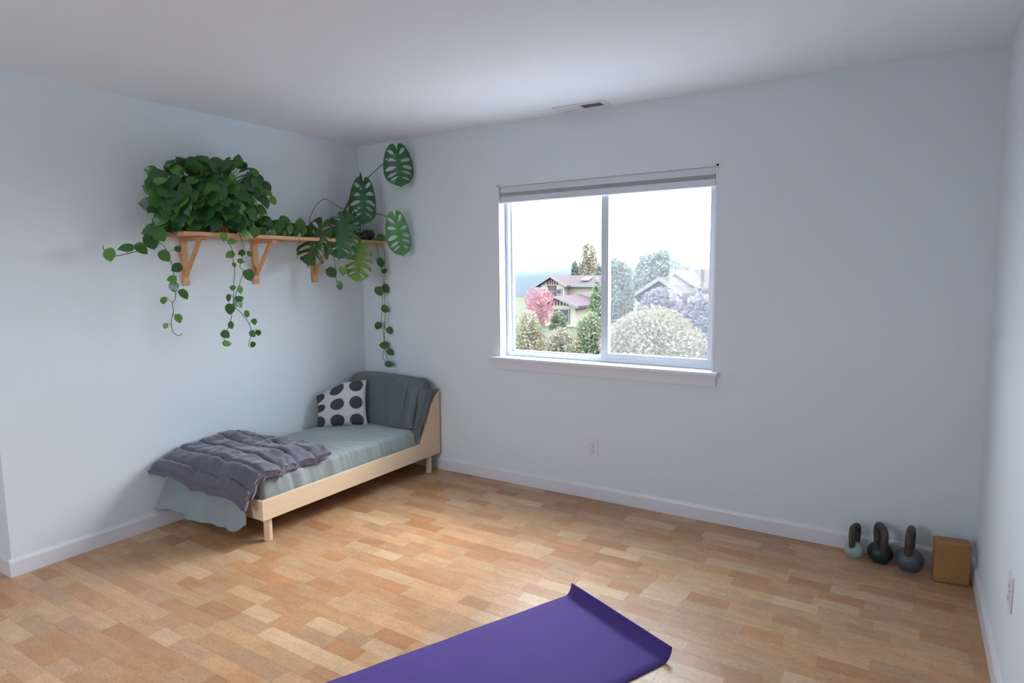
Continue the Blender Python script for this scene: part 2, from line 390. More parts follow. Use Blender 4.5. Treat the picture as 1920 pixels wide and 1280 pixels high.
# ------------------------------------------------------------------ outlets
def outlet(loc, face, label):
    e = tag(empty('power_outlet', loc), label, 'outlet')
    if face == 'y':
        mp = lambda a, b, c: (loc[0] + a, loc[1] - c, loc[2] + b)
    else:
        mp = lambda a, b, c: (loc[0] - c, loc[1] - a, loc[2] + b)
    def bx(mb, a0, a1, b0, b1, c0, c1, bev=0):
        p, q = mp(a0, b0, c0), mp(a1, b1, c1)
        mb.box(min(p[0], q[0]), max(p[0], q[0]), min(p[1], q[1]), max(p[1], q[1]), min(p[2], q[2]), max(p[2], q[2]), bev); return mb
    bx(MB(), -.036, .036, -.058, .058, .0, .006, .002).build('cover_plate', M_plate, e)
    for s in (-1, 1):
        r = bx(MB(), -.016, .016, s * .0195 - .0145, s * .0195 + .0145, .0055, .0085, .002).build('receptacle', M_plate, e)
        m = MB(); bx(m, -.008, -.0055, s * .0195 - .002, s * .0195 + .007, .008, .0088); bx(m, .0055, .0075, s * .0195 - .002, s * .0195 + .007, .008, .0088)
        bx(m, -.0025, .0025, s * .0195 - .010, s * .0195 - .005, .008, .0088); m.build('slots', M_dark, r)
    bx(MB(), -.0028, .0028, -.0028, .0028, .005, .0072, .0008).build('screw', M_screw, e)
outlet((1.998, 0, .337), 'y', 'white duplex outlet on the wall below the window')
outlet((W, -1.15, .425), 'x', 'white outlet on the right wall at the picture edge')

# ------------------------------------------------------------------ shelf
shelf = tag(empty('wall_shelf', (0, -.8, 1.405)), 'long pine wall shelf on three wooden brackets holding the plants', 'shelf')
SZ0, SZ1 = 1.687, 1.709
MB().box(.002, .268, -1.6, -.008, SZ0, SZ1, .002).build('board', M_pine, shelf)
for yb in (-1.455, -.972, -.485):
    br = MB().box(.001, .021, yb - .019, yb + .019, 1.405, SZ0 - .020, .002).build('bracket', M_pine, shelf)
    MB().box(.001, .215, yb - .019, yb + .019, SZ0 - .020, SZ0 - .0005, .002).build('bracket_arm', M_pine, br)
    MB().bar((.019, yb, 1.462), (.178, yb, SZ0 - .014), .022, .018, (-1, 0, 1), .002).build('brace', M_pine, br)
    m_ = MB()
    for zz in (1.42, 1.437): m_.bar((.019, yb, zz), (.023, yb, zz), .006, .006, (0, 0, 1), .001)
    m_.build('screw', M_screw, br)

# ------------------------------------------------------------------ leaves
def blade(L_side, wfun, phi, N=8, Mv=2, gaps=(), droop=.25, fold=.25, tipdroop=.25):
    """leaf blade, base at 0, tip at +Y length 1, normal +Z"""
    V = []; Fc = []; idx = {}
    def P(i, j):
        u = i / N; s = j / Mv
        w = wfun(u); ph = phi(u); a = abs(s); sg = 1 if s > 0 else -1
        x = sg * a * w * math.sin(ph); yy = u * L_side + a * w * math.cos(ph)
        z = fold * abs(x) - droop * x * x * 2.2 - tipdroop * max(0, yy) ** 2
        return (x, yy, z)
    for i in range(N + 1):
        for j in range(-Mv, Mv + 1):
            idx[i, j] = len(V); V.append(P(i, j))
    for i in range(N):
        for j in range(-Mv, Mv):
            a = (abs(j) if j >= 0 else abs(j + 1)) / Mv; uc = (i + .5) / N
            if any((sd == 0 or (sd > 0) == (j >= 0)) and g0 <= uc <= g1 and a >= v0 - 1e-6 and a < v1 - 1e-6 for sd, g0, g1, v0, v1 in gaps): continue
            Fc.append((idx[i, j], idx[i, j + 1], idx[i + 1, j + 1], idx[i + 1, j]))
    return V, Fc
def leaf_mesh(name, VF, thick=0.0):
    me = bpy.data.meshes.new(name); me.from_pydata(VF[0], [], VF[1]); me.update()
    b = bmesh.new(); b.from_mesh(me); bmesh.ops.remove_doubles(b, verts=b.verts, dist=1e-5)
    loose = [v for v in b.verts if not v.link_faces]; bmesh.ops.delete(b, geom=loose, context='VERTS'); b.to_mesh(me); b.free()
    for p in me.polygons: p.use_smooth = True
    return me
def lerp_tab(tab, u):
    for (a, b), (c, d) in zip(tab, tab[1:]):
        if u <= c: return b + (d - b) * (u - a) / (c - a)
    return tab[-1][1]
def heart(wid, dr, td, fold):
    wt = [(0, .14), (.08, .50), (.2, .86), (.35, 1.0), (.5, .90), (.66, .62), (.80, .32), (.90, .12), (1, .0)]
    wf = lambda u: wid * lerp_tab(wt, u)
    ph = lambda u: math.radians(lerp_tab([(0, 165), (.12, 132), (.3, 98), (.6, 72), (1, 40)], u))
    return blade(1.0, wf, ph, 8, 2, (), dr, fold, td)
POTH = {}
for mi, mm in enumerate(M_leaf):
    for k, (a, b, c, d) in enumerate(((.45, .5, .25, .45), (.40, .7, .45, .60), (.47, .3, .12, .30))):
        me = leaf_mesh('leaf', heart(a, b, c, d)); me.materials.append(mm); POTH[mi, k] = me
def place_leaf(me, base, tip_dir, normal, size, parent, name='leaf'):
    o = bpy.data.objects.new(name, me); COL.objects.link(o)
    yv = Vector(tip_dir).normalized(); zv = Vector(normal); zv = (zv - yv * zv.dot(yv)).normalized(); xv = yv.cross(zv)
    o.parent = parent
    o.matrix_parent_inverse = Matrix.Translation(-origin_of(parent))
    o.matrix_basis = Matrix(((xv.x * size, yv.x * size, zv.x * size, base[0]), (xv.y * size, yv.y * size, zv.y * size, base[1]), (xv.z * size, yv.z * size, zv.z * size, base[2]), (0, 0, 0, 1)))
    return o
def view_dir(p): return (CAM - Vector(p)).normalized()
def img_dir(p, deg):
    """a direction seen at p as an angle in the plane facing the room: 0 = right, 90 = up"""
    v = view_dir(p); r = v.cross(Vector((0, 0, 1))).normalized() * -1; u = r.cross(v) * -1
    if u.z < 0: u = -u
    return r * math.cos(math.radians(deg)) + u * math.sin(math.radians(deg))

def vine(plant, pts, leaves, young=.25, r=.0022):
    """pts: world points; leaves: (px, py, size px, angle deg, facing)"""
    v = MB().tube(spline(pts, 5), r, 5).build('vine', M_stem, plant, True)
    sp = spline(pts, 5)
    for (px, py, sz, ang) in leaves:
        # nearest stem point in the picture gives the depth
        best = min(sp, key=lambda q: (to_px(q)[0] - px) ** 2 + (to_px(q)[1] - py) ** 2)
        d = (best - CAM).dot(fwd) - rnd.uniform(-.02, .03)
        c = ray(px, py); c = CAM + c * d
        c.x = max(c.x, .03)
        if c.y > -.03: c.y = -.03
        size = sz / px_scale(c)
        td = (img_dir(c, ang) + view_dir(c) * rnd.uniform(-.3, .3)).normalized()
        nm = view_dir(c) * 1.15 + Vector((rnd.uniform(-.5, .5), rnd.uniform(-.5, .5), rnd.uniform(.2, .8)))
        base = c - td * size * .45
        mi = 1 if rnd.random() < young else (0 if rnd.random() < .75 else 2)
        lf = place_leaf(POTH[mi, rnd.randrange(3)], base, td, nm, size, v)
        pet = (best - base)
        if pet.length > .012:
            mid = (best + base) / 2 + Vector((0, 0, .01))
            MB().tube(spline([best, mid, base], 3), .0012, 4).build('petiole', M_stem, v, True)
    return v

# --- big pothos in terracotta pot
pot_c = (.135, -1.27, SZ1)
pothos = tag(empty('trailing_pothos', pot_c), 'bushy green pothos in terracotta pot at the outer shelf end', 'potted plant')
pt = MB().lathe([(0, 0), (.062, 0), (.078, .10), (.088, .10), (.090, .128), (.080, .128), (.076, .105), (0, .105)], pot_c, 28).build('pot', M_terra, pothos, False)
MB().lathe([(0, .106), (.075, .1055)], pot_c, 20).build('soil', M_soil, pt)
poly = [(285, 325), (318, 310), (360, 300), (400, 303), (440, 300), (456, 307), (480, 327), (500, 357), (508, 378), (495, 395), (488, 410), (498, 424), (470, 430), (440, 430), (400, 424), (370, 424), (335, 424), (300, 422), (285, 400), (274, 382), (287, 355), (279, 335)]
def inside(x, y, pl):
    c = False; j = len(pl) - 1
    for i in range(len(pl)):
        (xi, yi), (xj, yj) = pl[i], pl[j]
        if (yi > y) != (yj > y) and x < (xj - xi) * (y - yi) / (yj - yi) + xi: c = not c
        j = i
    return c
crown_o = Vector((.14, -1.27, 1.84)); placed = []
tries = 0
while len(placed) < 165 and tries < 9000:
    tries += 1
    px, py = rnd.uniform(268, 512), rnd.uniform(296, 432)
    if not inside(px, py, poly): continue
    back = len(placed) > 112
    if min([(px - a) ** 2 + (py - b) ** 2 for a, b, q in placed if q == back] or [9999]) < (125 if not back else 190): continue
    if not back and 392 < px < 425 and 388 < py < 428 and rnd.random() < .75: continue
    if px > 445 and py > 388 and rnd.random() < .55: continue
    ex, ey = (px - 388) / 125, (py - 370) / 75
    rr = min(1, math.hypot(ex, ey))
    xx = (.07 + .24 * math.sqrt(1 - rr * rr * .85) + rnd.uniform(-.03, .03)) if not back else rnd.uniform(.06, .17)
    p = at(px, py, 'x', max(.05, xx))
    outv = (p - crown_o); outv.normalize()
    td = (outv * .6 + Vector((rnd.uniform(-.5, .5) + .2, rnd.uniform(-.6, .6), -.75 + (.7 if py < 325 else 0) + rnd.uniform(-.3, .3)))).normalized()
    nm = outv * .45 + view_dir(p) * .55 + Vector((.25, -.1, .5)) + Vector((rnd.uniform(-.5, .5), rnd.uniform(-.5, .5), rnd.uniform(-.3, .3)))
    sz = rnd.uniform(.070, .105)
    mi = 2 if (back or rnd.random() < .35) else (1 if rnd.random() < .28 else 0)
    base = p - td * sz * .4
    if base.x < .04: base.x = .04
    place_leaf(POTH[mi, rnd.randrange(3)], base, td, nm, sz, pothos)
    placed.append((px, py, back))
    if len(placed) % 3 == 0:
        MB().tube(spline([Vector((pot_c[0] + rnd.uniform(-.03, .03), pot_c[1] + rnd.uniform(-.03, .03), SZ1 + .11)), (crown_o + base) / 2 + Vector((0, 0, .05)), base], 4), .0018, 4).build('stem', M_stem, pothos, True)

for px, py, szp, ang in ((283, 320, 23, 172), (278, 383, 31, 176), (281, 354, 27, 150), (318, 311, 23, 200), (326, 306, 20, 60), (356, 304, 22, 150), (362, 302, 20, -20), (405, 301, 22, 20), (446, 301, 24, 84), (430, 304, 18, 170), (476, 322, 21, 125), (484, 334, 22, 130), (498, 353, 25, -65), (512, 376, 17, -60), (491, 401, 11, -80), (465, 345, 24, -40), (456, 398, 24, -95), (468, 405, 22, -80), (478, 395, 23, -100), (446, 412, 20, -60), (484, 420, 20, -110)):
    p = at(px, py, 'x', .21 if px > 440 else .15); sz = szp / px_scale(p); td = img_dir(p, ang)
    place_leaf(POTH[rnd.choice((0, 0, 1, 2)), rnd.randrange(3)], p - td * sz * .45, td, view_dir(p) + Vector((rnd.uniform(-.4, .4), rnd.uniform(-.4, .4), rnd.uniform(.0, .7))), sz, pothos)
    q0 = crown_o.lerp(p, .45)
    MB().tube(spline([q0, (q0 + p) / 2 + Vector((0, 0, .025)), p - td * sz * .45], 4), .0016, 4).build('stem', M_stem, pothos, True)
def pts_x(pl, x0, x1=None):
    n = len(pl); x1 = x0 if x1 is None else x1
    return [at(a, b, 'x', x0 + (x1 - x0) * i / (n - 1)) for i, (a, b) in enumerate(pl)]
vine(pothos, pts_x([(318, 425), (296, 440), (286, 450), (267, 466), (249, 473), (221, 479), (207, 480), (196, 470), (193, 460)], .20, .10),
     [(206, 478, 26, -80), (237, 463, 26, 175), (265, 466, 25, -55), (276, 432, 26, 190), (284, 453, 30, -75), (300, 440, 28, -60), (297, 428, 26, 200), (283, 432, 26, -120)], .1)
vine(pothos, pts_x([(300, 432), (290, 447), (308, 462), (318, 485), (324, 501), (326, 515), (327, 534), (329, 558), (323, 568), (325, 582), (321, 603), (324, 621), (334, 629), (342, 625)], .26, .22),
     [(309, 480, 23, -55), (331, 502, 20, -150), (322, 523, 17, 185), (326, 538, 20, -85), (344, 552, 22, -75), (307, 564, 16, -95), (335, 597, 18, -75), (310, 611, 11, -120), (334, 466, 13, 30)], .45)
vine(pothos, pts_x([(402, 424), (416, 437), (428, 455), (434, 465), (437, 485), (440, 507), (438, 530), (438, 552), (437, 570), (433, 599), (426, 619), (420, 635), (424, 641)], .285, .28),
     [(431, 477, 17, 205), (439, 497, 11, -85), (437, 539, 11, 20), (428, 558, 14, -110), (431, 580, 23, -100), (434, 610, 16, -65), (423, 627, 17, -45), (426, 643, 17, 10), (420, 444, 16, -90), (436, 452, 15, 0)], .5)
vine(pothos, pts_x([(446, 424), (451, 444), (457, 464), (454, 481), (450, 501), (456, 507), (450, 530), (444, 546), (439, 572), (450, 584), (462, 599), (470, 615), (469, 635), (466, 647), (472, 651)], .285, .28),
     [(453, 474, 13, 200), (468, 476, 12, -60), (452, 489, 13, 0), (467, 516, 22, -75), (451, 543, 15, -70), (447, 567, 22, -60), (450, 559, 15, 30), (462, 589, 15, -110), (477, 603, 12, -75), (474, 626, 14, -60), (484, 624, 12, -100), (474, 646, 11, -110), (462, 440, 18, -60), (478, 436, 20, -100)], .5)
# runner lying along the shelf towards the corner
run = [Vector((.20, -1.10, SZ1 + .035)), Vector((.235, -.98, SZ1 + .03)), Vector((.22, -.86, SZ1 + .04)), Vector((.24, -.74, SZ1 + .03)), Vector((.20, -.62, SZ1 + .04))]
vine(pothos, run, [(490, 437, 22, -100), (504, 424, 26, -60), (516, 433, 24, -80), (521, 420, 24, 150), (535, 415, 24, -30), (538, 431, 26, -95), (528, 441, 20, -85), (548, 424, 20, 10), (552, 434, 22, -70), (563, 420, 22, 90), (567, 432, 20, -100), (511, 440, 20, -70), (545, 440, 18, -110), (498, 412, 22, 130), (556, 427, 20, 160), (577, 434, 22, -80)], .1)

# --- second pothos in the corner, behind the monstera
pot2 = (.15, -.13, SZ1)
p2 = tag(empty('trailing_pothos', pot2), 'thin pothos in the corner trailing two long vines to the bed', 'potted plant')
pt = MB().lathe([(0, 0), (.040, 0), (.052, .055), (.056, .058), (.05, .060), (.047, .05), (0, .05)], pot2, 24).build('pot', M_black_pot, p2)
MB().lathe([(0, .051), (.047, .0505)], pot2, 16).build('soil', M_soil, pt)
ptsy = lambda pl, y: [at(a, b, 'y', y) for a, b in pl]
top2 = Vector((pot2[0], pot2[1], SZ1 + .055))
vine(p2, [top2] + ptsy([(691, 432), (703, 450), (709, 472), (714, 502), (719, 525), (718, 540), (717, 573), (715, 605), (719, 624), (720, 651), (718, 671), (729, 682)], -.06),
     [(713, 493, 20, -90), (711, 546, 19, -75), (709, 611, 16, -110), (720, 647, 18, 170), (697, 438, 16, -60), (730, 682, 17, 0), (684, 437, 17, 190)], .05)
vine(p2, [top2] + ptsy([(700, 446), (717, 459), (721, 480), (722, 514), (720, 540), (722, 578), (721, 620), (721, 651), (726, 672), (731, 683)], -.05),
     [(721, 508, 11, 20), (725, 541, 18, -55), (723, 579, 17, -30), (731, 620, 15, -60), (732, 660, 15, -45), (715, 445, 17, 10), (690, 446, 15, 180)], .05)
vine(p2, [top2, Vector((.24, -.24, SZ1 + .02)), at(612, 462, 'x', .285), at(625, 480, 'x', .285), at(629, 502, 'x', .285), at(630, 518, 'x', .285), at(632, 529, 'x', .285)],
     [(622, 511, 22, -50), (643, 508, 17, -95), (638, 536, 18, -65), (620, 470, 13, -60)], .4)

# --- monstera
mpot = (.125, -.335, SZ1)
mon = tag(empty('monstera', mpot), 'split-leaf monstera reaching out of the shelf corner toward the ceiling', 'potted plant')
pt = MB().lathe([(0, 0), (.05, 0), (.066, .085), (.072, .088), (.068, .095), (.062, .08), (0, .08)], mpot, 28).build('pot', M_terra, mon)
MB().lathe([(0, .081), (.062, .0805)], mpot, 16).build('soil', M_soil, pt)
def mon_blade(seed, open_=True, fold=.12, droop=.35, td=.18):
    r = random.Random(seed); V = []; Fc = []; L = .92; MV = 10; NL = 6
    wt = [(0, .16), (.05, .52), (.12, .72), (.22, .84), (.36, .94), (.5, .96), (.64, .84), (.8, .56), (.9, .28), (1, .02)]
    pht = [(0, 174), (.06, 158), (.13, 138), (.25, 112), (.5, 86), (.8, 70), (.9, 62), (1, 40)]
    def P(u, a, sg):
        w = .60 * lerp_tab(wt, u); ph = math.radians(lerp_tab(pht, u)); d = a * w
        x = d * math.sin(ph); yy = u * L + d * math.cos(ph) + .16 * d * d + .10 * u ** 6 * (1 - .8 * a)
        z = fold * x - droop * x * x * 2.2 - td * max(0, yy) ** 2 + .012 * math.sin(u * 40) * a
        return (sg * x, yy, z)
    for sg in (-1, 1):
        gs = [g + r.uniform(-.02, .02) for g in (.17, .31, .45, .59, .73)]
        ws = [r.uniform(.055, .078) * (1 if k < 4 else .7) for k in range(5)]
        op = [open_ and r.random() < .65 for k in range(5)]
        v0 = [r.uniform(.14, .24) for k in range(5)]
        def half(k, a):
            if k < 0 or k > 4 or a <= v0[k]: return 0.0
            if op[k]:
                t = (a - v0[k]) / (1 - v0[k]); return .5 * ws[k] * min(1.0, t * 1.7) * (.75 + .35 * t)
            if a >= .9: return 0.0
            t = (a - v0[k]) / (.9 - v0[k]); return .5 * ws[k] * math.sin(math.pi * t) ** .6
        for lobe in range(6):
            o = len(V)
            for j in range(MV + 1):
                a = j / MV
                lo = 0.0 if lobe == 0 else gs[lobe - 1] + half(lobe - 1, a)
                hi = 1.0 if lobe == 5 else gs[lobe] - half(lobe, a)
                for i in range(NL + 1):
                    t = i / NL; tip = 1.0
                    if a > .95 and ((lobe > 0 and op[lobe - 1]) or (lobe < 5 and op[lobe])): tip = 1 - .05 * (2 * t - 1) ** 2
                    V.append(P(lo + (hi - lo) * t, a * tip, sg))
            for j in range(MV):
                for i in range(NL):
                    q_ = (o + j * (NL + 1) + i, o + j * (NL + 1) + i + 1, o + (j + 1) * (NL + 1) + i + 1, o + (j + 1) * (NL + 1) + i)
                    Fc.append(q_ if sg < 0 else q_[::-1])
    return V, Fc
MONB = [leaf_mesh('leaf', mon_blade(1, False)), leaf_mesh('leaf', mon_blade(2, True)), leaf_mesh('leaf', mon_blade(3, True, .2, .5, .3)), leaf_mesh('leaf', mon_blade(4, False, .15, .4, .2))]
def mon_leaf(bpx, tpx, x_b, x_t, width_px, bm_i, m_i, nrm, pet):
    b, t = at(*bpx, 'x', x_b), at(*tpx, 'x', x_t)
    d = t - b; size = d.length
    me = MONB[bm_i].copy(); me.materials.append(M_mon[m_i])
    o = place_leaf(me, b, d, Vector(nrm), size, mon)
    # set the blade width apart from the length
    wm = width_px / px_scale(b); k = wm / (size * 1.16)
    o.matrix_basis = o.matrix_basis @ Matrix.Diagonal((k, 1, 1, 1))
    o.data = me
    if pet:
        L = spline([Vector(p) if not isinstance(p, tuple) or len(p) == 3 else p for p in pet] + [b], 6)
        n = len(L); MB().tube(L, [.0048 - .002 * i / n for i in range(n)], 6).build('petiole', M_stem, mon, True)
    return o
node = at(649, 388, 'x', .20)
node2 = at(660, 368, 'x', .22)
stem_pts = [Vector((mpot[0], mpot[1], SZ1 + .07)), at(652, 430, 'x', .15), at(646, 405, 'x', .18), node, node2, at(668, 355, 'x', .23)]
MB().tube(spline(stem_pts, 5), [.010 - .005 * i / 25 for i in range(26)], 7).build('main_stem', M_bstem, mon, True)
N_cam = (.75, -.65, .15)
mon_leaf((744, 284), (753, 350), .54, .57, 58, 0, 0, (.72, -.68, -.1), [node2, at(690, 333, 'x', .28)])
mon_leaf((681, 347), (683, 418), .26, .33, 52, 3, 0, (.75, -.55, .45), [node2, at(672, 352, 'x', .24)])
mon_leaf((742, 411), (759, 481), .53, .58, 48, 0, 1, (.72, -.62, .3), [node, at(690, 396, 'x', .27), at(720, 404, 'x', .33)])
mon_leaf((645, 413), (637, 482), .27, .34, 68, 1, 0, (.7, -.5, .55), [node, at(650, 400, 'x', .24)])
mon_leaf((603, 424), (580, 488), .24, .31, 60, 2, 2, (.8, -.6, .2), [at(647, 408, 'x', .19), at(622, 408, 'x', .21)])
mon_leaf((679, 464), (668, 527), .30, .32, 50, 1, 3, (.75, -.6, .3), [at(650, 425, 'x', .17), at(672, 438, 'x', .25)])
mon_leaf((654, 402), (668, 446), .17, .20, 40, 3, 0, (.7, -.5, .4), [at(648, 398, 'x', .17)])
# rolled new leaf and aerial root
a, b = at(679, 346, 'x', .25), at(675, 322, 'x', .27)
MB().tube([a, a.lerp(b, .3), a.lerp(b, .7), b], [.004, .011, .008, .001], 7).build('rolled_leaf', M_mon[2], mon, True)
MB().tube(spline(pts_x([(649, 391), (639, 390), (622, 379), (609, 373), (596, 381), (587, 394), (581, 409), (580, 425)], .19, .08), 6), .0022, 5).build('aerial_root', M_bstem, mon, True)
MB().tube(spline([at(562, 447, 'x', .27), at(560, 462, 'x', .275), at(557, 485, 'x', .27)], 5), .0015, 4).build('aerial_root', M_bstem, mon, True)

# ------------------------------------------------------------------ bed frame
BX = .76; BY0, BY1 = -1.555, -.018; RZ0, RZ1 = .130, .243
bed = tag(empty('toddler_bed', (.39, -.78, 0)), 'low birch plywood bed frame along the left wall', 'bed')
# near rail with raised wing cut from the board above
MB().box(BX - .020, BX, BY0, BY1, RZ0, RZ1, .002).build('side_rail', M_birch, bed)
MB().prism([(BX - .020, -.225, RZ1), (BX - .020, BY1, RZ1), (BX - .020, BY1, .598), (BX - .020, -.055, .598), (BX - .020, -.095, .565)], (.020, 0, 0)).build('head_wing', M_birch, bed)
MB().box(.016, .036, BY0, BY1, RZ0, RZ1, .002).build('side_rail', M_birch, bed)
MB().prism([(.016, -.225, RZ1), (.016, BY1, RZ1), (.016, BY1, .598), (.016, -.055, .598), (.016, -.095, .565)], (.020, 0, 0)).build('head_wing', M_birch, bed)
MB().box(.036, BX - .020, BY0 + .002, BY0 + .022, RZ0, RZ1 - .004, .002).build('end_rail', M_birch, bed)
MB().box(.036, BX - .020, BY1 - .022, BY1 - .002, RZ0, .60, .002).build('headboard', M_birch, bed)
for lx, ly in ((.725, BY0 + .055), (.725, BY1 - .095), (.055, BY0 + .055), (.055, BY1 - .095)):
    MB().lathe([(0, 0), (.0215, 0), (.0225, .003), (.0225, RZ0 + .01), (0, RZ0 + .01)], (lx - .003, ly, 0), 20).build('leg', M_birch, bed, False)
for i in range(11):
    yy = BY0 + .06 + i * .138
    MB().box(.036, BX - .02, yy, yy + .07, .170, .186).build('bed_slat', M_birch, bed)
for zz in (.158, .222):
    MB().bar((BX - .004, BY0 + .025, zz), (BX + .0012, BY0 + .025, zz), .007, .007, (0, 0, 1), .002).build('screw', M_screw, bed)
for zz in (.158, .222):
    MB().bar((BX - .004, -.04, zz), (BX + .0012, -.04, zz), .007, .007, (0, 0, 1), .002).build('screw', M_screw, bed)

# ------------------------------------------------------------------ mattress in fitted sheet
def fbm(x, y, z, o=3): return noise.fractal(Vector((x, y, z)), 1.0, 2.0, o)
def grid_obj(name, nu, nv, fn, material, parent=None, closed_u=False, sub=0):
    V = [fn(i / nu, j / nv) for i in range(nu + (0 if closed_u else 1)) for j in range(nv + 1)]
    Fc = []
    for i in range(nu):
        i2 = (i + 1) % nu if closed_u else i + 1
        for j in range(nv): Fc.append((i * (nv + 1) + j, i2 * (nv + 1) + j, i2 * (nv + 1) + j + 1, i * (nv + 1) + j + 1))
    return mesh_obj(name, V, Fc, material, parent, True)
MX0, MX1, MY0, MY1, MZ0, MZ1 = .042, .732, -1.530, -.10, .187, .372
mattress = tag(empty('mattress', (.39, -.85, MZ0)), 'mattress in a sage grey fitted sheet on the birch bed', 'mattress')
def matt_fn(u, v):
    # u around cross-section (x,z), v along y
    th = 2 * math.pi * u
    cx, cz = (MX0 + MX1) / 2, (MZ0 + MZ1) / 2; hx, hz = (MX1 - MX0) / 2, (MZ1 - MZ0) / 2
    e = .32
    c, s = math.cos(th), math.sin(th)
    yy = MY0 + (MY1 - MY0) * v
    # rounded ends
    endd = min(v, 1 - v) * (MY1 - MY0); k = 1.0 if endd > .06 else math.sqrt(max(0, 1 - ((.06 - endd) / .06) ** 2))
    kk = .78 + .22 * k
    x = cx + hx * (.93 + .07 * k) * math.copysign(abs(c) ** e, c); z = cz + hz * kk * math.copysign(abs(s) ** e, s)
    top = max(0, s); side = max(0, c) if c > 0 else 0
    # wrinkles: upright folds on the near side, soft ripples on top
    wr = fbm(yy * 9, z * 2.5, .3) * .006 * sstep(.55, .95, c)
    wr += (abs(noise.noise(Vector((yy * 17 + z * 4, 3.1, z * 1.5)))) - .2) * .022 * sstep(.6, .97, c)
    zt = fbm(x * 5 + yy * 3, yy * 7 - x * 4, 1.7) * .006 * sstep(.3, .8, s)
    zt += (abs(noise.noise(Vector((x * 4 + yy * 2.0, yy * 13 - x * 7, 5.0)))) - .25) * .014 * sstep(.4, .9, s)
    return (x + wr, yy, z + zt)
grid_obj('fitted_sheet', 120, 130, matt_fn, M_sheet, mattress, True)
for v in (0, 1):
    mesh_obj('sheet_end', [matt_fn(i / 60, v) for i in range(60)], [tuple(range(60))], M_sheet, mattress, True)
# loose sheet end hanging over the foot of the bed
def drape_fn(u, v):
    x = .008 + .655 * u
    hem = .105 + .0 * u
    hem = .112 - .030 * sstep(.15, .45, u) - .012 * sstep(.5, .85, u) + .05 * sstep(.9, 1.0, u) + .006 * math.sin(u * 17)
    z = .365 + (hem - .365) * v
    y0 = -1.566 - .016 * sstep(0, .12, v) - (.11 * (1 - u) + .03) * v - .016 * math.sin(u * 15 + 1.0) * v - .006 * math.sin(u * 38) * v
    if v < .1: y0 = -1.50 - .075 * (v / .1)
    xx = x + .02 * v * sstep(.6, 1, u) + .004 * math.sin(v * 9 + u * 6)
    return (xx, y0, z + (.012 if v < .05 else 0) + .004 * fbm(u * 4, v * 3, .4))
dr = grid_obj('sheet_drape', 70, 34, drape_fn, M_sheet, mattress)
sm = dr.modifiers.new('thickness', 'SOLIDIFY'); sm.thickness = .003; sm.offset = 0

# ------------------------------------------------------------------ backrest cushion in dark grey cloth
backrest = tag(empty('backrest_cushion', (.38, -.16, MZ1)), 'grey cloth draped over the raised backrest at the bed head', 'cushion')
prof = [(-.325, .372), (-.322, .395), (-.310, .44), (-.290, .52), (-.268, .60), (-.250, .655), (-.228, .690), (-.195, .708), (-.14, .712), (-.08, .706), (-.048, .690), (-.042, .64), (-.042, .55), (-.042, .44), (-.045, .372)]
PS = spline([Vector((a, b, 0)) for a, b in prof], 4)
def back_fn(u, v):
    p = PS[min(len(PS) - 1, int(round(v * (len(PS) - 1))))]
    yy, zz = p.x, p.y
    x = .037 + .702 * u
    # rounded ends: shrink the profile towards its centre near both sides
    cy, cz = -.14, .52
    dl, drr = x - .037, .739 - x
    k = 1.0; kz = 1.0
    if dl < .085: t = 1 - dl / .085; k = math.sqrt(max(0, 1 - t * t)); kz = .80 + .20 * k; k = .62 + .38 * k
    if drr < .075: t = 1 - drr / .075; k = math.sqrt(max(0, 1 - t * t)); kz = .80 + .20 * k; k = .50 + .50 * k
    zz2 = .372 + (zz - .372) * kz
    yy2 = cy + (yy - cy) * k
    # cloth sags to the right
    zz2 -= .018 * sstep(.35, 1, u) * sstep(.45, .71, zz)
    front = sstep(-.20, -.26, yy)
    fold = (abs(noise.noise(Vector((u * 7 + zz * 4.5, zz * 1.5, 2.0)))) - .2) * .030 * sstep(.40, .85, u) * (1 if zz > .37 else 0)
    fold += (abs(noise.noise(Vector((u * 26, zz * 3 - u * 3, 9.0)))) - .2) * .036 * sstep(.72, .92, u)
    fold += (abs(noise.noise(Vector((u * 4 - zz * 7, zz * 2, 4.0)))) - .2) * .008
    return (min(.7395, x + (fold * .6 if u > .8 else 0)), min(yy2 - fold * (1 if yy < -.12 else 0), -.042), zz2 + (fold * .4 if zz > .68 else 0))
bk = grid_obj('draped_cloth', 96, len(PS) - 1, back_fn, M_dark_cloth, backrest)
# the cloth's corner pulled over the wing top and its skirt down to the rail
def skirt_fn(u, v):
    a = spline([Vector((.735, -.215, .63)), Vector((.768, -.15, .632)), Vector((.772, -.09, .622)), Vector((.772, -.048, .617)), Vector((.768, -.022, .625))], 5)
    b = spline([Vector((.728, -.315, .25)), Vector((.734, -.270, .26)), Vector((.738, -.225, .30)), Vector((.764, -.095, .55)), Vector((.764, -.045, .590))], 5)
    i = min(len(a) - 1, int(round(u * (len(a) - 1))))
    p = a[i].lerp(b[i], v)
    f = (abs(noise.noise(Vector((u * 6.5 + v * .6, v * 1.2, 6.0)))) - .18) * .045 * (1 - .9 * u)
    return (p.x + f, p.y - f * .7, p.z)
sk = grid_obj('cloth_skirt', 20, 24, skirt_fn, M_dark_cloth, backrest)
sm = sk.modifiers.new('thickness', 'SOLIDIFY'); sm.thickness = .004; sm.offset = 0
sb = sk.modifiers.new('smooth', 'SUBSURF'); sb.levels = 1; sb.render_levels = 1

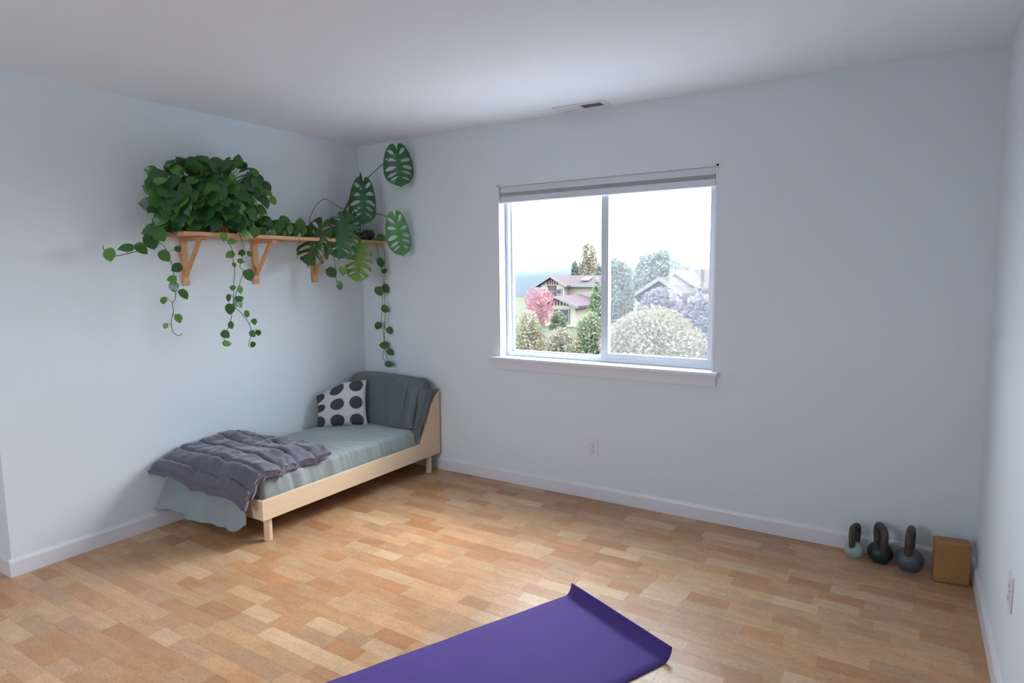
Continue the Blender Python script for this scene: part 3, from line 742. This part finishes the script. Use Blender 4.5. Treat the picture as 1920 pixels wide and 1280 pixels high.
# ------------------------------------------------------------------ dotted pillow
def dots_mat():
    m = bpy.data.materials.new('dotted_linen'); m.use_nodes = True; nt = m.node_tree; b = nt.nodes['Principled BSDF']
    b.inputs['Roughness'].default_value = .9; b.inputs['Specular IOR Level'].default_value = .2
    uv = nt.nodes.new('ShaderNodeUVMap'); uv.uv_map = 'UVMap'
    mp = nt.nodes.new('ShaderNodeMapping'); mp.inputs['Scale'].default_value = (2.6, 2.6, 1); mp.inputs['Location'].default_value = (.42, .214, 0)
    nt.links.new(uv.outputs[0], mp.inputs['Vector'])
    nz = nt.nodes.new('ShaderNodeTexNoise'); nz.inputs['Scale'].default_value = 60; nz.inputs['Detail'].default_value = 2
    nt.links.new(uv.outputs[0], nz.inputs['Vector'])
    fr = nt.nodes.new('ShaderNodeVectorMath'); fr.operation = 'FRACTION'; nt.links.new(mp.outputs[0], fr.inputs[0])
    sb_ = nt.nodes.new('ShaderNodeVectorMath'); sb_.operation = 'SUBTRACT'; sb_.inputs[1].default_value = (.5, .5, 0); nt.links.new(fr.outputs[0], sb_.inputs[0])
    sx = nt.nodes.new('ShaderNodeVectorMath'); sx.operation = 'MULTIPLY'; sx.inputs[1].default_value = (1, 1, 0); nt.links.new(sb_.outputs[0], sx.inputs[0])
    ln = nt.nodes.new('ShaderNodeVectorMath'); ln.operation = 'LENGTH'; nt.links.new(sx.outputs[0], ln.inputs[0])
    ad = nt.nodes.new('ShaderNodeMath'); ad.operation = 'MULTIPLY_ADD'; ad.inputs[1].default_value = .10; nt.links.new(nz.outputs['Fac'], ad.inputs[0]); nt.links.new(ln.outputs['Value'], ad.inputs[2])
    mr = nt.nodes.new('ShaderNodeMapRange'); mr.inputs[1].default_value = .40; mr.inputs[2].default_value = .43; nt.links.new(ad.outputs[0], mr.inputs[0])
    mx = nt.nodes.new('ShaderNodeMix'); mx.data_type = 'RGBA'; mx.inputs[6].default_value = (.055, .062, .072, 1); mx.inputs[7].default_value = (.56, .54, .53, 1)
    nt.links.new(mr.outputs[0], mx.inputs[0]); nt.links.new(mx.outputs[2], b.inputs['Base Color'])
    return m
M_dots = dots_mat()
pil = tag(empty('throw_pillow', (.18, -.42, MZ1)), 'off-white pillow with dark grey dots leaning at the bed head', 'pillow')
def pillow_geo(wd, hg, th, n=22):
    V, Fc, UV = [], [], []
    for side in (1, -1):
        o = len(V)
        for i in range(n + 1):
            for j in range(n + 1):
                a, b = i / n * 2 - 1, j / n * 2 - 1
                bul = ((1 - a * a) * (1 - b * b)) ** .42
                pin = 1 - .06 * (1 - abs(a)) * abs(b) * 1.0
                x = a * wd / 2 * (1 - .07 * (1 - b * b) * abs(a)); yv = b * hg / 2 * (1 - .07 * (1 - a * a) * abs(b))
                z = side * th / 2 * bul + .004 * noise.noise(Vector((a * 3, b * 3, side)))
                V.append((x, yv, z)); UV.append((i / n, j / n))
        for i in range(n):
            for j in range(n):
                q = (o + i * (n + 1) + j, o + (i + 1) * (n + 1) + j, o + (i + 1) * (n + 1) + j + 1, o + i * (n + 1) + j + 1)
                Fc.append(q if side > 0 else q[::-1])
    return V, Fc, UV
V, Fc, UV = pillow_geo(.36, .335, .13)
# stand it up: local x -> along the face, local y -> up, local z -> out; the left third bends back along the wall
pc = Vector((.205, -.455, MZ1 + .152)); nrm = Vector((.66, -.68, .30)).normalized(); ux = Vector((0, 0, 1)).cross(nrm).normalized(); uy = nrm.cross(ux)
V2 = []
for v in V:
    x, yv, z = v
    bend = max(0, -x - .03); sag = .0
    topsag = .50 * max(0, -x + .02) * sstep(-.1, .17, yv)
    p = pc + ux * x + uy * (yv - topsag) + nrm * (z - 1.4 * bend * bend)
    V2.append((max(p.x, .012), p.y, max(p.z, MZ1 - .004)))
po_ = mesh_obj('pillow_cover', V2, Fc, M_dots, pil, True)
uvl = po_.data.uv_layers.new(name='UVMap')
for lp in po_.data.loops: uvl.data[lp.index].uv = UV[lp.vertex_index]

# ------------------------------------------------------------------ folded comforter
comf = tag(empty('comforter', (.39, -1.35, MZ1)), 'quilted plum grey comforter folded over the foot of the bed', 'blanket')
CYA, CYB = -1.085, -1.545
def comf_surface(u, v, off):
    """u 0..1 wall to near side; v 0..1 head edge to the hanging foot edge"""
    length = v * .645
    x = .012 + .745 * u
    flat = CYA - CYB
    skew = .05 * (1 - u)
    if length < flat: yy = CYA - length; zz = 0.0; dy = 0
    else:
        t = length - flat; a = min(1, t / .10); yy = CYB - t * (.95 - .40 * a * u); zz = -(t * .62 * (.40 + .55 * u)) * (.5 + a * .6)
    yy += .05 * (u - .5) * (1 - v) - .02 * (1 - u) * v
    top = MZ1 + .014 + off + zz
    q = (length / .118) % 1.0; puff = (1 - abs(2 * q - 1) ** 6)
    q2 = (u * 1.9 + .15) % 1.0; puff2 = (1 - abs(2 * q2 - 1) ** 9)
    amp = .024
    z = top + amp * (puff * (.35 + .65 * puff2)) + .020 * sstep(.45, .05, u) * sstep(.05, .25, v) * sstep(.75, .4, v) - .02 * sstep(.75, 1, u)
    z += .020 * fbm(x * 5, yy * 5, .9) + .014 * (abs(noise.noise(Vector((x * 13 + yy * 5, yy * 16, 1.1)))) - .25) + .006 * (abs(noise.noise(Vector((x * 30 + yy * 9, yy * 14, 4.4)))) - .25)
    x2 = x + .012 * math.sin(yy * 16) * sstep(.7, 1, u)
    return Vector((x2, yy, z))
def comf_fn(u, v):
    # closed quilt: top sheet for v<.5, underside for v>.5, edges pulled together to round seams
    e = 0
    if v <= .5: vv = v / .5; s = 1
    else: vv = (1 - v) / .5; s = 0
    p = comf_surface(u, vv, .052)
    edge = min(u, 1 - u) * .745; edv = min(vv, 1 - vv) * .645
    k = min(1, edge / .04); k2 = min(1, edv / .035)
    th = .060 * math.sqrt(max(0, 1 - (1 - k) ** 2)) * math.sqrt(max(0, 1 - (1 - k2) ** 2)) + .002
    low = p.z - .052 - .02
    mid = p.z - .036
    z = mid + th * .5 if s else mid - th * .5
    return (p.x, p.y, z)
grid_obj('quilt', 84, 168, comf_fn, M_comf, comf)
# the folded-under lower layer showing at the near side and the foot
def under_fn(u, v):
    p = comf_surface(u, .06 + .98 * v, 0.004)
    e = 1 if 0 < u < 1 else 0
    z = p.z + .004 - .022 * sstep(.93, 1.0, u) - .02 * sstep(.9, 1.0, v)
    return (p.x - .012 + .004 * math.sin(v * 40), p.y + .012, z)
un = grid_obj('lower_layer', 60, 70, under_fn, M_comf, comf)
sm = un.modifiers.new('thickness', 'SOLIDIFY'); sm.thickness = .022; sm.offset = 0

# ------------------------------------------------------------------ yoga mat
ymat = Vector((2.433, -1.185, 0)); ax = Vector((.9087, -.4175, 0)); ay = Vector((-.4175, -.9087, 0)) 
mt = tag(empty('yoga_mat', ymat + ax * .3 + ay * .8), 'unrolled purple yoga mat with its far end curling up', 'yoga mat')
V = []; Fc = []
prof = []
for i in range(10):
    a = math.radians(86) * (1 - i / 9); R_ = .056
    prof.append((-R_ * math.sin(a) * .75 + .03, R_ * (1 - math.cos(a)) + .003))
prof += [(.03 + .12 * k, .003 + .0012 * math.sin(k * 2.1)) for k in range(1, 15)]
NX = 14
for k, (d, z) in enumerate(prof):
    for i in range(NX + 1):
        p = ymat + ax * (.6 * i / NX) + ay * d
        V.append((p.x, p.y, z + .0012 * abs(noise.noise(Vector((p.x * 6, p.y * 6, 0))))))
for k in range(len(prof) - 1):
    for i in range(NX): Fc.append((k * (NX + 1) + i, k * (NX + 1) + i + 1, (k + 1) * (NX + 1) + i + 1, (k + 1) * (NX + 1) + i))
sheet = mesh_obj('mat_sheet', V, Fc, M_mat, mt, True)
sm = sheet.modifiers.new('thickness', 'SOLIDIFY'); sm.thickness = .005; sm.offset = 0

# ------------------------------------------------------------------ kettlebells and block
M_kh = mat('bare_iron', (0.075, 0.062, 0.058), 0.5, var=.2, scale=40, metal=.2)
def kettlebell(x, y, rad, top, colr, ang, label):
    e = tag(empty('kettlebell', (x, y, 0)), label, 'kettlebell', 'kettlebells beside the cork block')
    m = mat('vinyl_' + colr[0], colr[1], .42, var=.05, scale=30, bump=.03)
    hz = rad * .93
    pr = [(0, 0), (rad * .55, 0), (rad * .62, .003)]
    for i in range(13):
        a = math.radians(-62 + i * 128 / 12); pr.append((rad * math.cos(a), hz * .92 + rad * .93 * math.sin(a)))
    pr.append((0, pr[-1][1] + .003))
    MB().lathe(pr, (x, y, 0), 36).build('body', m, e, True)
    dx, dy = math.cos(ang), math.sin(ang); hw = rad * .80
    zb = rad * 1.35; zt = top - .013
    pts = []
    for a, z in ((-.62, zb - .03), (-.80, zb + .02), (-1.0, zb + (zt - zb) * .60), (-.86, zb + (zt - zb) * .90), (-.45, zt), (.45, zt), (.86, zb + (zt - zb) * .90), (1.0, zb + (zt - zb) * .60), (.80, zb + .02), (.62, zb - .03)):
        pts.append(Vector((x + dx * a * hw, y + dy * a * hw, z)))
    MB().tube(spline(pts, 5), (.0150 if rad < .055 else .0175), 12).build('handle', M_kh, e, True)
kettlebell(3.498, -.095, .0455, .174, ('mint', (.30, .42, .38)), math.radians(72), 'small pale mint kettlebell, leftmost of the three by the baseboard')
kettlebell(3.612, -.090, .0575, .192, ('black_green', (.012, .028, .024)), math.radians(112), 'dark green-black kettlebell in the middle of the three')
kettlebell(3.735, -.118, .0625, .212, ('slate', (.075, .09, .115)), math.radians(83), 'large slate grey kettlebell next to the cork block')
blk = MB(); bw, bh, bdp = .140, .198, .075
blk.box(-bw / 2, bw / 2, -bdp / 2, bdp / 2, 0, bh, .008, 3)
bo = blk.build('cork_block', M_cork); bo.location = (3.899, -.150, .001); bo.rotation_euler = (0, 0, math.radians(6))
for p in bo.data.polygons: p.use_smooth = False
tag(bo, 'brown cork yoga block standing in the right corner', 'yoga block')

# ------------------------------------------------------------------ outside
EXT = 1.7
def ext(name, col, rough=.9, var=.25, scale=3.0): return mat(name, tuple(c * EXT for c in col), rough, var=var, scale=scale, spec=0.05)
M_grass = ext('lawn', (.016, .018, .011)); M_hill = ext('far_wooded_hill', (.026, .031, .036))
M_cream = ext('cream_siding', (.100, .091, .074), var=.05); M_roofA = ext('mauve_shingles', (.026, .019, .022), var=.15, scale=8); M_roofB = ext('tan_shingles', (.015, .012, .0115), var=.15, scale=8)
M_wt = ext('white_fascia', (.055, .055, .055), var=0.0); M_pane_d = ext('dark_window_glass', (.018, .020, .024), .2, var=0); M_red = ext('dark_red_trim', (.040, .014, .018), var=.1)
M_greyw = ext('grey_siding', (.017, .0145, .018), var=.1); M_bark = ext('bark', (.018, .015, .013))
GZ = lambda y: -3.3 - max(0, y - 12) * .022
g = MB(); 
for i in range(12):
    ya, yb = .6 + i * 20 if i else .6, .6 + (i + 1) * 20
    g.poly([(-260, ya, GZ(ya)), (260, ya, GZ(ya)), (260, yb, GZ(yb)), (-260, yb, GZ(yb))])
tag(g.build('ground_outside', M_grass), kind='structure')
M_bounce_front = mat('pale_front_bounce', (.28, .29, .30), .95, var=.15, scale=2); M_bounce_rear = mat('pale_rear_bounce', (.50, .51, .52), .9, var=.1, scale=2)  # invented pale surfaces, chosen to bounce daylight up to the ceiling
tag(MB().poly([(-260, -2, -3.3), (260, -2, -3.3), (260, 9, -3.29), (-260, 9, -3.29)]).build('front_bounce_ground', M_bounce_front), kind='structure')  # unseen ground, added to reflect light up through the front window
tag(MB().poly([(-260, -200, -3.3), (260, -200, -3.3), (260, -2, -3.3), (-260, -2, -3.3)]).build('rear_bounce_ground', M_bounce_rear), kind='structure')  # unseen ground, added paler to reflect light in from behind the camera
# distant wooded hill
V = []; Fc = []
for i in range(81):
    x = -260 + i * 5
    hgt = 3.5 + 2.0 * noise.noise(Vector((x * .02, 0, 0))) + 1.0 * noise.noise(Vector((x * .11, 1, 0)))
    V += [(x, 190, GZ(190) - 1), (x, 196, hgt * .55 - 2.0), (x, 215, hgt), (x, 260, GZ(190) - 1)]
for i in range(80):
    for j in range(3): Fc.append((4 * i + j, 4 * (i + 1) + j, 4 * (i + 1) + j + 1, 4 * i + j + 1))
tag(mesh_obj('wooded_hill', V, Fc, M_hill, None, True), kind='structure')

def foliage(name, label, cat, px, py_top, py_bot, wpx, Y, n, leaf, colours, shape='round', trunk=True, group=None, dense=1.0):
    """a tree or bush at distance Y whose crown spans the given picture box"""
    c0 = at(px, (py_top + py_bot) / 2, 'y', Y); s = px_scale(c0)
    hh = (py_bot - py_top) / s / 2; hw = wpx / s / 2; gz = GZ(Y)
    r = random.Random(int(px * 7 + py_top))
    root = tag(empty(name, (c0.x, Y, gz)), label, cat, group)
    Vs = [[] for _ in colours]; Fs = [[] for _ in colours]
    k = 0; n = int(n * 1.9); leaf *= .68
    while k < n:
        a, b, c = r.uniform(-1, 1), r.uniform(-1, 1), r.uniform(-1, 1)
        rr = a * a + b * b + c * c
        if shape == 'round':
            lim = .72 + .30 * noise.noise(Vector((a * 2.2 + px, b * 2.2, c * 2.2)))
            if rr > lim * 1.15 or rr < .18: continue
        elif shape == 'cone':
            w = (1 - c) / 2 * .95 + .05
            if a * a + b * b > w * w * (.8 + .4 * noise.noise(Vector((a * 3 + px, b * 3, c * 5)))): continue
        elif shape == 'column':
            w = math.sqrt(max(0, 1 - (abs(c + .15) / 1.15) ** 2.2)); st = noise.noise(Vector((a * 4 + px, b * 4, c * .8)))
            if a * a + b * b > w * w or st < -.05: continue
        elif shape == 'mound':
            w = math.sqrt(max(0, 1 - ((c + 1) / 2) ** 2.2)) * (1 + .22 * noise.noise(Vector((a * 2 + px, b * 2, c * 2))))
            if a * a + b * b > w * w: continue
        elif shape == 'spiky':
            w = .45 + .55 * (c + 1) / 2
            if rr > 1.25 or abs(a) > w or noise.noise(Vector((a * 5 + px, b * 5, c * 1.4))) < -.08: continue
        p = Vector((c0.x + a * hw, Y + b * hw * .8, c0.z + c * hh))
        d1 = Vector((r.uniform(-1, 1), r.uniform(-1, 1), r.uniform(-1, 1))).normalized(); d2 = d1.orthogonal().normalized()
        if shape == 'spiky': d1 = (d1 * .5 + Vector((a, b, 1.2))).normalized(); d2 = d1.orthogonal().normalized() * .5
        L = leaf * r.uniform(.6, 1.4)
        q = int((noise.noise(Vector((a * 1.7, b * 1.7 + px, c * 1.7))) * .9 + .5 + r.uniform(-.3, .3)) * len(colours)); q = max(0, min(len(colours) - 1, q))
        o = len(Vs[q]); Vs[q] += [p - d1 * L - d2 * L * .6, p + d1 * L - d2 * L * .6, p + d1 * L + d2 * L * .6, p - d1 * L + d2 * L * .6][:4]
        Fs[q].append((o, o + 1, o + 2, o + 3)); k += 1
    allV = []; allF = []; mi = []
    for q in range(len(colours)):
        o = len(allV); allV += Vs[q]; allF += [tuple(i + o for i in f) for f in Fs[q]]; mi += [q] * len(Fs[q])
    cr = mesh_obj('crown', allV, allF, None, root)
    for m in colours: cr.data.materials.append(m)
    cr.data.polygons.foreach_set('material_index', mi); cr['kind'] = 'stuff'
    # trunk and limbs
    tw = max(.05, hw * .06)
    m = MB(); m.tube([(c0.x, Y, gz - .1), (c0.x + hw * .03, Y, gz + (c0.z - gz) * .5), (c0.x, Y, c0.z), (c0.x, Y, c0.z + hh * .5)], [tw * 1.2, tw, tw * .7, tw * .25], 7)
    for q in range(5):
        an = q * 1.256 + .4; zz = c0.z - hh * .5 + hh * .18 * q
        m.tube([(c0.x, Y, zz), (c0.x + math.cos(an) * hw * .35, Y + math.sin(an) * hw * .3, zz + hh * .2), (c0.x + math.cos(an) * hw * .6, Y + math.sin(an) * hw * .5, zz + hh * .45)], [tw * .5, tw * .3, tw * .1], 5)
    m.build('trunk', M_bark, root, True)
    return root
def fm(name, *cols): return [mat(name + '_%d' % i, tuple(x * EXT * 1.35 for x in c), .8, spec=.05, translucent=.3) for i, c in enumerate(cols)]
F_yel = fm('yellow_foliage', (.050, .046, .030), (.062, .055, .034), (.040, .038, .028), (.070, .060, .045))
F_tan = fm('tan_foliage', (.052, .044, .036), (.062, .052, .043), (.044, .040, .034), (.050, .048, .036))
F_grn = fm('green_foliage', (.034, .042, .026), (.044, .050, .032), (.026, .034, .024))
F_dgr = fm('grey_green_foliage', (.034, .040, .037), (.042, .048, .044), (.028, .034, .032))
F_pur = fm('purple_foliage', (.036, .032, .042), (.044, .040, .050), (.030, .028, .036))
F_pink = fm('pink_foliage', (.072, .028, .036), (.060, .032, .036), (.080, .040, .046))
F_bluh = fm('blue_grey_foliage', (.050, .056, .062), (.056, .062, .068))

# cream house
def house(label, blocks):
    pass
YA = 60
def q(px, py, Y): return at(px, py, 'y', Y)
hA = tag(empty('cream_house', (q(1060, 600, YA).x, YA, GZ(YA))), 'cream two-storey house with mauve roofs beyond the left pane', 'house')
xl, xm, xr = q(1014, 540, YA).x, q(1058, 540, YA).x, q(1110, 540, YA).x
zE = q(1058, 534, YA).z; zP = q(1034, 521, YA).z; zL = q(1050, 572, YA).z; gA = GZ(YA)
MB().box(xl, xm, YA, YA + 7, gA, zE).build('wall', M_cream, hA)
MB().box(xm, xr, YA + 1.2, YA + 7, gA, zE).build('wall', M_cream, hA)
zR = q(1080, 516, YA + 4).z
# front gable of the left block
xg = (xl + xm) / 2
MB().prism([(xl, YA + .05, zE), (xm, YA + .05, zE), (xg, YA + .05, zP)], (0, 3.5, 0)).build('gable_wall', M_cream, hA)
m_ = MB(); m_.prism([(xl - .5, YA - .5, zE - .25), (xg, YA - .5, zP + .1), (xg, YA - .5, zP + .3), (xl - .5, YA - .5, zE - .05)], (0, 5.0, 0)); m_.prism([(xm + .5, YA - .5, zE - .25), (xg, YA - .5, zP + .1), (xg, YA - .5, zP + .3), (xm + .5, YA - .5, zE - .05)], (0, 5.0, 0))
m_.build('gable_roof', M_roofA, hA)
m_ = MB(); m_.prism([(xl - .5, YA - .52, zE - .28), (xg, YA - .52, zP + .05), (xg, YA - .52, zP + .3), (xl - .5, YA - .52, zE - .02)], (0, -.06, 0)); m_.prism([(xm + .5, YA - .52, zE - .28), (xg, YA - .52, zP + .05), (xg, YA - .52, zP + .3), (xm + .5, YA - .52, zE - .02)], (0, -.06, 0))
m_.build('fascia', M_wt, hA)
m_ = MB(); m_.prism([(xl, YA + .6, zE), (xl, YA + 4.0, zR), (xl, YA + 7.5, zE)], (xr - xl + .8, 0, 0)); m_.build('main_roof', M_roofA, hA)
MB().box(xm, xr + .9, YA + .45, YA + .6, zE - .25, zE + .02).build('gutter', M_wt, hA)
sk_ = MB(); sx0 = q(1092, 525, YA + 2).x; kz = (zR - zE) / 3.4
sk_.prism([(sx0, YA + 1.6, zE + kz * 1.0 + .1), (sx0 + .9, YA + 1.6, zE + kz * 1.0 + .1), (sx0 + .9, YA + 2.8, zE + kz * 2.2 + .1), (sx0, YA + 2.8, zE + kz * 2.2 + .1)], (0, -.05, .12)); sk_.build('skylight', M_wt, hA)
m_ = MB()
for i in range(5): 
    f = (i + .5) / 5; x = xl + (xm - xl) * (.25 + .5 * f); m_.box(x - .06, x + .06, YA - .06, YA + .02, zE + .05, zE + (zP - zE) * (1 - abs(2 * (.25 + .5 * f) - 1)) )
m_.build('gable_brace', M_red, hA)
def house_window(par, x, z, w, h, Y, frame, rows=2, cols=2):
    o = ring(x - w / 2, x + w / 2, z - h / 2, z + h / 2, Y - .12, Y, .12, .12, .12, .12, 0).build('window', frame, par)
    for i in range(cols):
        for j in range(rows):
            a = x - w / 2 + .12 + (w - .24) * i / cols; b = z - h / 2 + .12 + (h - .24) * j / rows
            MB().box(a + .04, a + (w - .24) / cols - .04, Y - .06, Y - .03, b + .04, b + (h - .24) / rows - .04).build('pane', M_pane_d, o)
p_ = q(1035, 546, YA); house_window(hA, p_.x, p_.z, 1.1, 1.35, YA, M_red)
p_ = q(1049, 547, YA); house_window(hA, p_.x, p_.z, .7, .7, YA, M_wt, 1, 1)
# lower projecting wing
YL = YA - 5
xa, xb = q(1022, 590, YL).x, q(1079, 590, YL).x; zl = q(1075, 573, YL).z; zp = q(1046, 558, YL).z; xc = q(1046, 558, YL).x
MB().box(xa, xb, YL, YA, GZ(YA), zl).build('wing_wall', M_cream, hA)
MB().prism([(xa, YL + .02, zl), (xb, YL + .02, zl), (xc, YL + .02, zp - .1)], (0, 4, 0)).build('wing_gable', M_cream, hA)
m_ = MB(); m_.prism([(xa - .5, YL - .6, zl - .2), (xc, YL - .6, zp), (xc, YL - .6, zp + .2), (xa - .5, YL - .6, zl)], (0, 6.0, 0)); m_.prism([(xb + .6, YL - .6, zl - .25), (xc, YL - .6, zp), (xc, YL - .6, zp + .2), (xb + .6, YL - .6, zl)], (0, 6.0, 0)); m_.build('wing_roof', M_roofA, hA)
m_ = MB(); m_.prism([(xb + .6, YL - .62, zl - .28), (xc, YL - .62, zp - .05), (xc, YL - .62, zp + .22), (xb + .6, YL - .62, zl + .02)], (0, -.06, 0)); m_.prism([(xa - .5, YL - .62, zl - .24), (xc, YL - .62, zp - .05), (xc, YL - .62, zp + .22), (xa - .5, YL - .62, zl + .02)], (0, -.06, 0)); m_.build('fascia', M_wt, hA)
m_ = MB()
for i in range(6):
    f = .2 + .6 * (i + .5) / 6; x = xa + (xb - xa) * f; m_.box(x - .06, x + .06, YL - .07, YL + .01, zl + .02, zl + max(.1, (zp - zl) * .8 * (1 - abs(2 * f - 1))))
m_.build('gable_brace', M_red, hA)
p_ = q(1053, 592, YL); house_window(hA, p_.x, p_.z, 1.9, 1.5, YL, M_wt)

# right house
YB = 48
hB = tag(empty('grey_house', (q(1270, 560, YB).x, YB, GZ(YB))), 'grey gabled house with white rake boards beyond the right pane', 'house')
def gable(par, x0, xp, x1, ze, zp, Y, depth, wallm, roofm, wt=True):
    MB().prism([(x0 + .5, Y, GZ(Y)), (x1 - .5, Y, GZ(Y)), (x1 - .5, Y, ze), (xp, Y, zp - .1), (x0 + .5, Y, ze)], (0, depth, 0)).build('wall', wallm, par)
    m = MB(); m.prism([(x0, Y - .6, ze - .2), (xp, Y - .6, zp), (xp, Y - .6, zp + .2), (x0, Y - .6, ze)], (0, depth + 1, 0)); m.prism([(x1, Y - .6, ze - .2), (xp, Y - .6, zp), (xp, Y - .6, zp + .2), (x1, Y - .6, ze)], (0, depth + 1, 0)); m.build('roof', roofm, par)
    m = MB(); m.prism([(x0, Y - .62, ze - .25), (xp, Y - .62, zp - .08), (xp, Y - .62, zp + .24), (x0, Y - .62, ze + .05)], (0, -.08, 0)); m.prism([(x1, Y - .62, ze - .25), (xp, Y - .62, zp - .08), (xp, Y - .62, zp + .24), (x1, Y - .62, ze + .05)], (0, -.08, 0)); m.build('rake_board', M_wt, par)
gable(hB, q(1228, 533, YB).x, q(1271, 511, YB).x, q(1320, 541, YB).x, q(1320, 541, YB).z, q(1271, 511, YB).z, YB, 9, M_greyw, M_roofB)
xq = q(1271, 511, YB).x; zq = q(1271, 511, YB).z + .1
MB().prism([(xq, YB + 1.0, zq - 2.0), (xq, YB + 4.5, zq + .15), (xq, YB + 8, zq - 2.0)], (9, 0, 0)).build('main_roof', M_roofB, hB)
gable(hB, q(1196, 549, YB - 4).x, q(1241, 524, YB - 4).x, q(1284, 549, YB - 4).x, q(1240, 549, YB - 4).z, q(1241, 524, YB - 4).z, YB - 4, 6, M_greyw, M_roofB)
MB().box(q(1240, 541, YB).x, q(1322, 541, YB).x, YB - .7, YB - .55, q(1290, 545, YB).z, q(1290, 541, YB).z + .05).build('gutter', M_wt, hB)
p_ = q(1262, 556, YB - 4)

T = foliage
T('red_maple', 'pink-red maple in front of the cream house', 'tree', 1012, 540, 612, 62, 40, 640, .13, F_pink, 'spiky')
T('poplar', 'tall pale poplar above the cream roof', 'tree', 1103, 452, 545, 38, 85, 1500, .18, F_yel[:2] + F_tan[:2], 'column')
T('poplar', 'short thin poplar left of the tall pale one', 'tree', 1078, 487, 545, 14, 85, 700, .22, F_dgr, 'column')
T('conifer', 'dark conifer peeking out beside the window mullion', 'tree', 1122, 488, 560, 34, 75, 1300, .22, F_dgr, 'cone')
T('deodar_cedar', 'broad green cedar behind the window mullion', 'tree', 1120, 520, 640, 80, 38, 2600, .16, F_grn, 'cone')
T('evergreen', 'grey-green evergreen just right of the mullion', 'tree', 1156, 478, 650, 70, 46, 2800, .2, F_dgr, 'round')
T('oak', 'large round grey tree behind the grey house', 'tree', 1234, 464, 600, 108, 70, 3600, .28, F_dgr + F_bluh[:1], 'round')
T('thin_tree', 'sparse tan tree above the grey house roof', 'tree', 1288, 484, 560, 42, 75, 420, .22, F_tan, 'round')
T('plum_tree', 'hazy purple plum in front of the grey house', 'tree', 1240, 538, 640, 110, 30, 3200, .13, F_pur, 'mound')
T('lilac_bush', 'bluish bush at the right edge of the window', 'bush', 1312, 545, 690, 80, 22, 2600, .10, F_bluh[:1] + F_pur, 'round')
T('laurel_bush', 'small dark green shrub below the cream house window', 'bush', 1047, 582, 618, 34, 42, 700, .13, F_grn, 'mound')
T('tan_hedge', 'wide tan autumn shrub filling the right pane', 'bush', 1222, 572, 720, 230, 13, 6500, .055, F_tan + F_yel[:1], 'mound')
T('olive_bush', 'olive green shrub left of the window mullion', 'bush', 1108, 582, 720, 84, 14, 3600, .05, F_grn + F_yel[:2], 'mound')
T('yellow_bush', 'speckled yellow shrub at the lower left pane corner', 'bush', 992, 580, 720, 78, 13, 3800, .045, F_yel, 'mound')
T('tan_bush', 'pinkish tan shrub between the yellow and olive ones', 'bush', 1052, 612, 720, 90, 17, 3000, .06, F_tan, 'mound')
T('blue_bush', 'bluish grey shrub at the left window edge', 'bush', 958, 575, 720, 50, 20, 2000, .08, F_bluh + F_dgr[:1], 'mound')
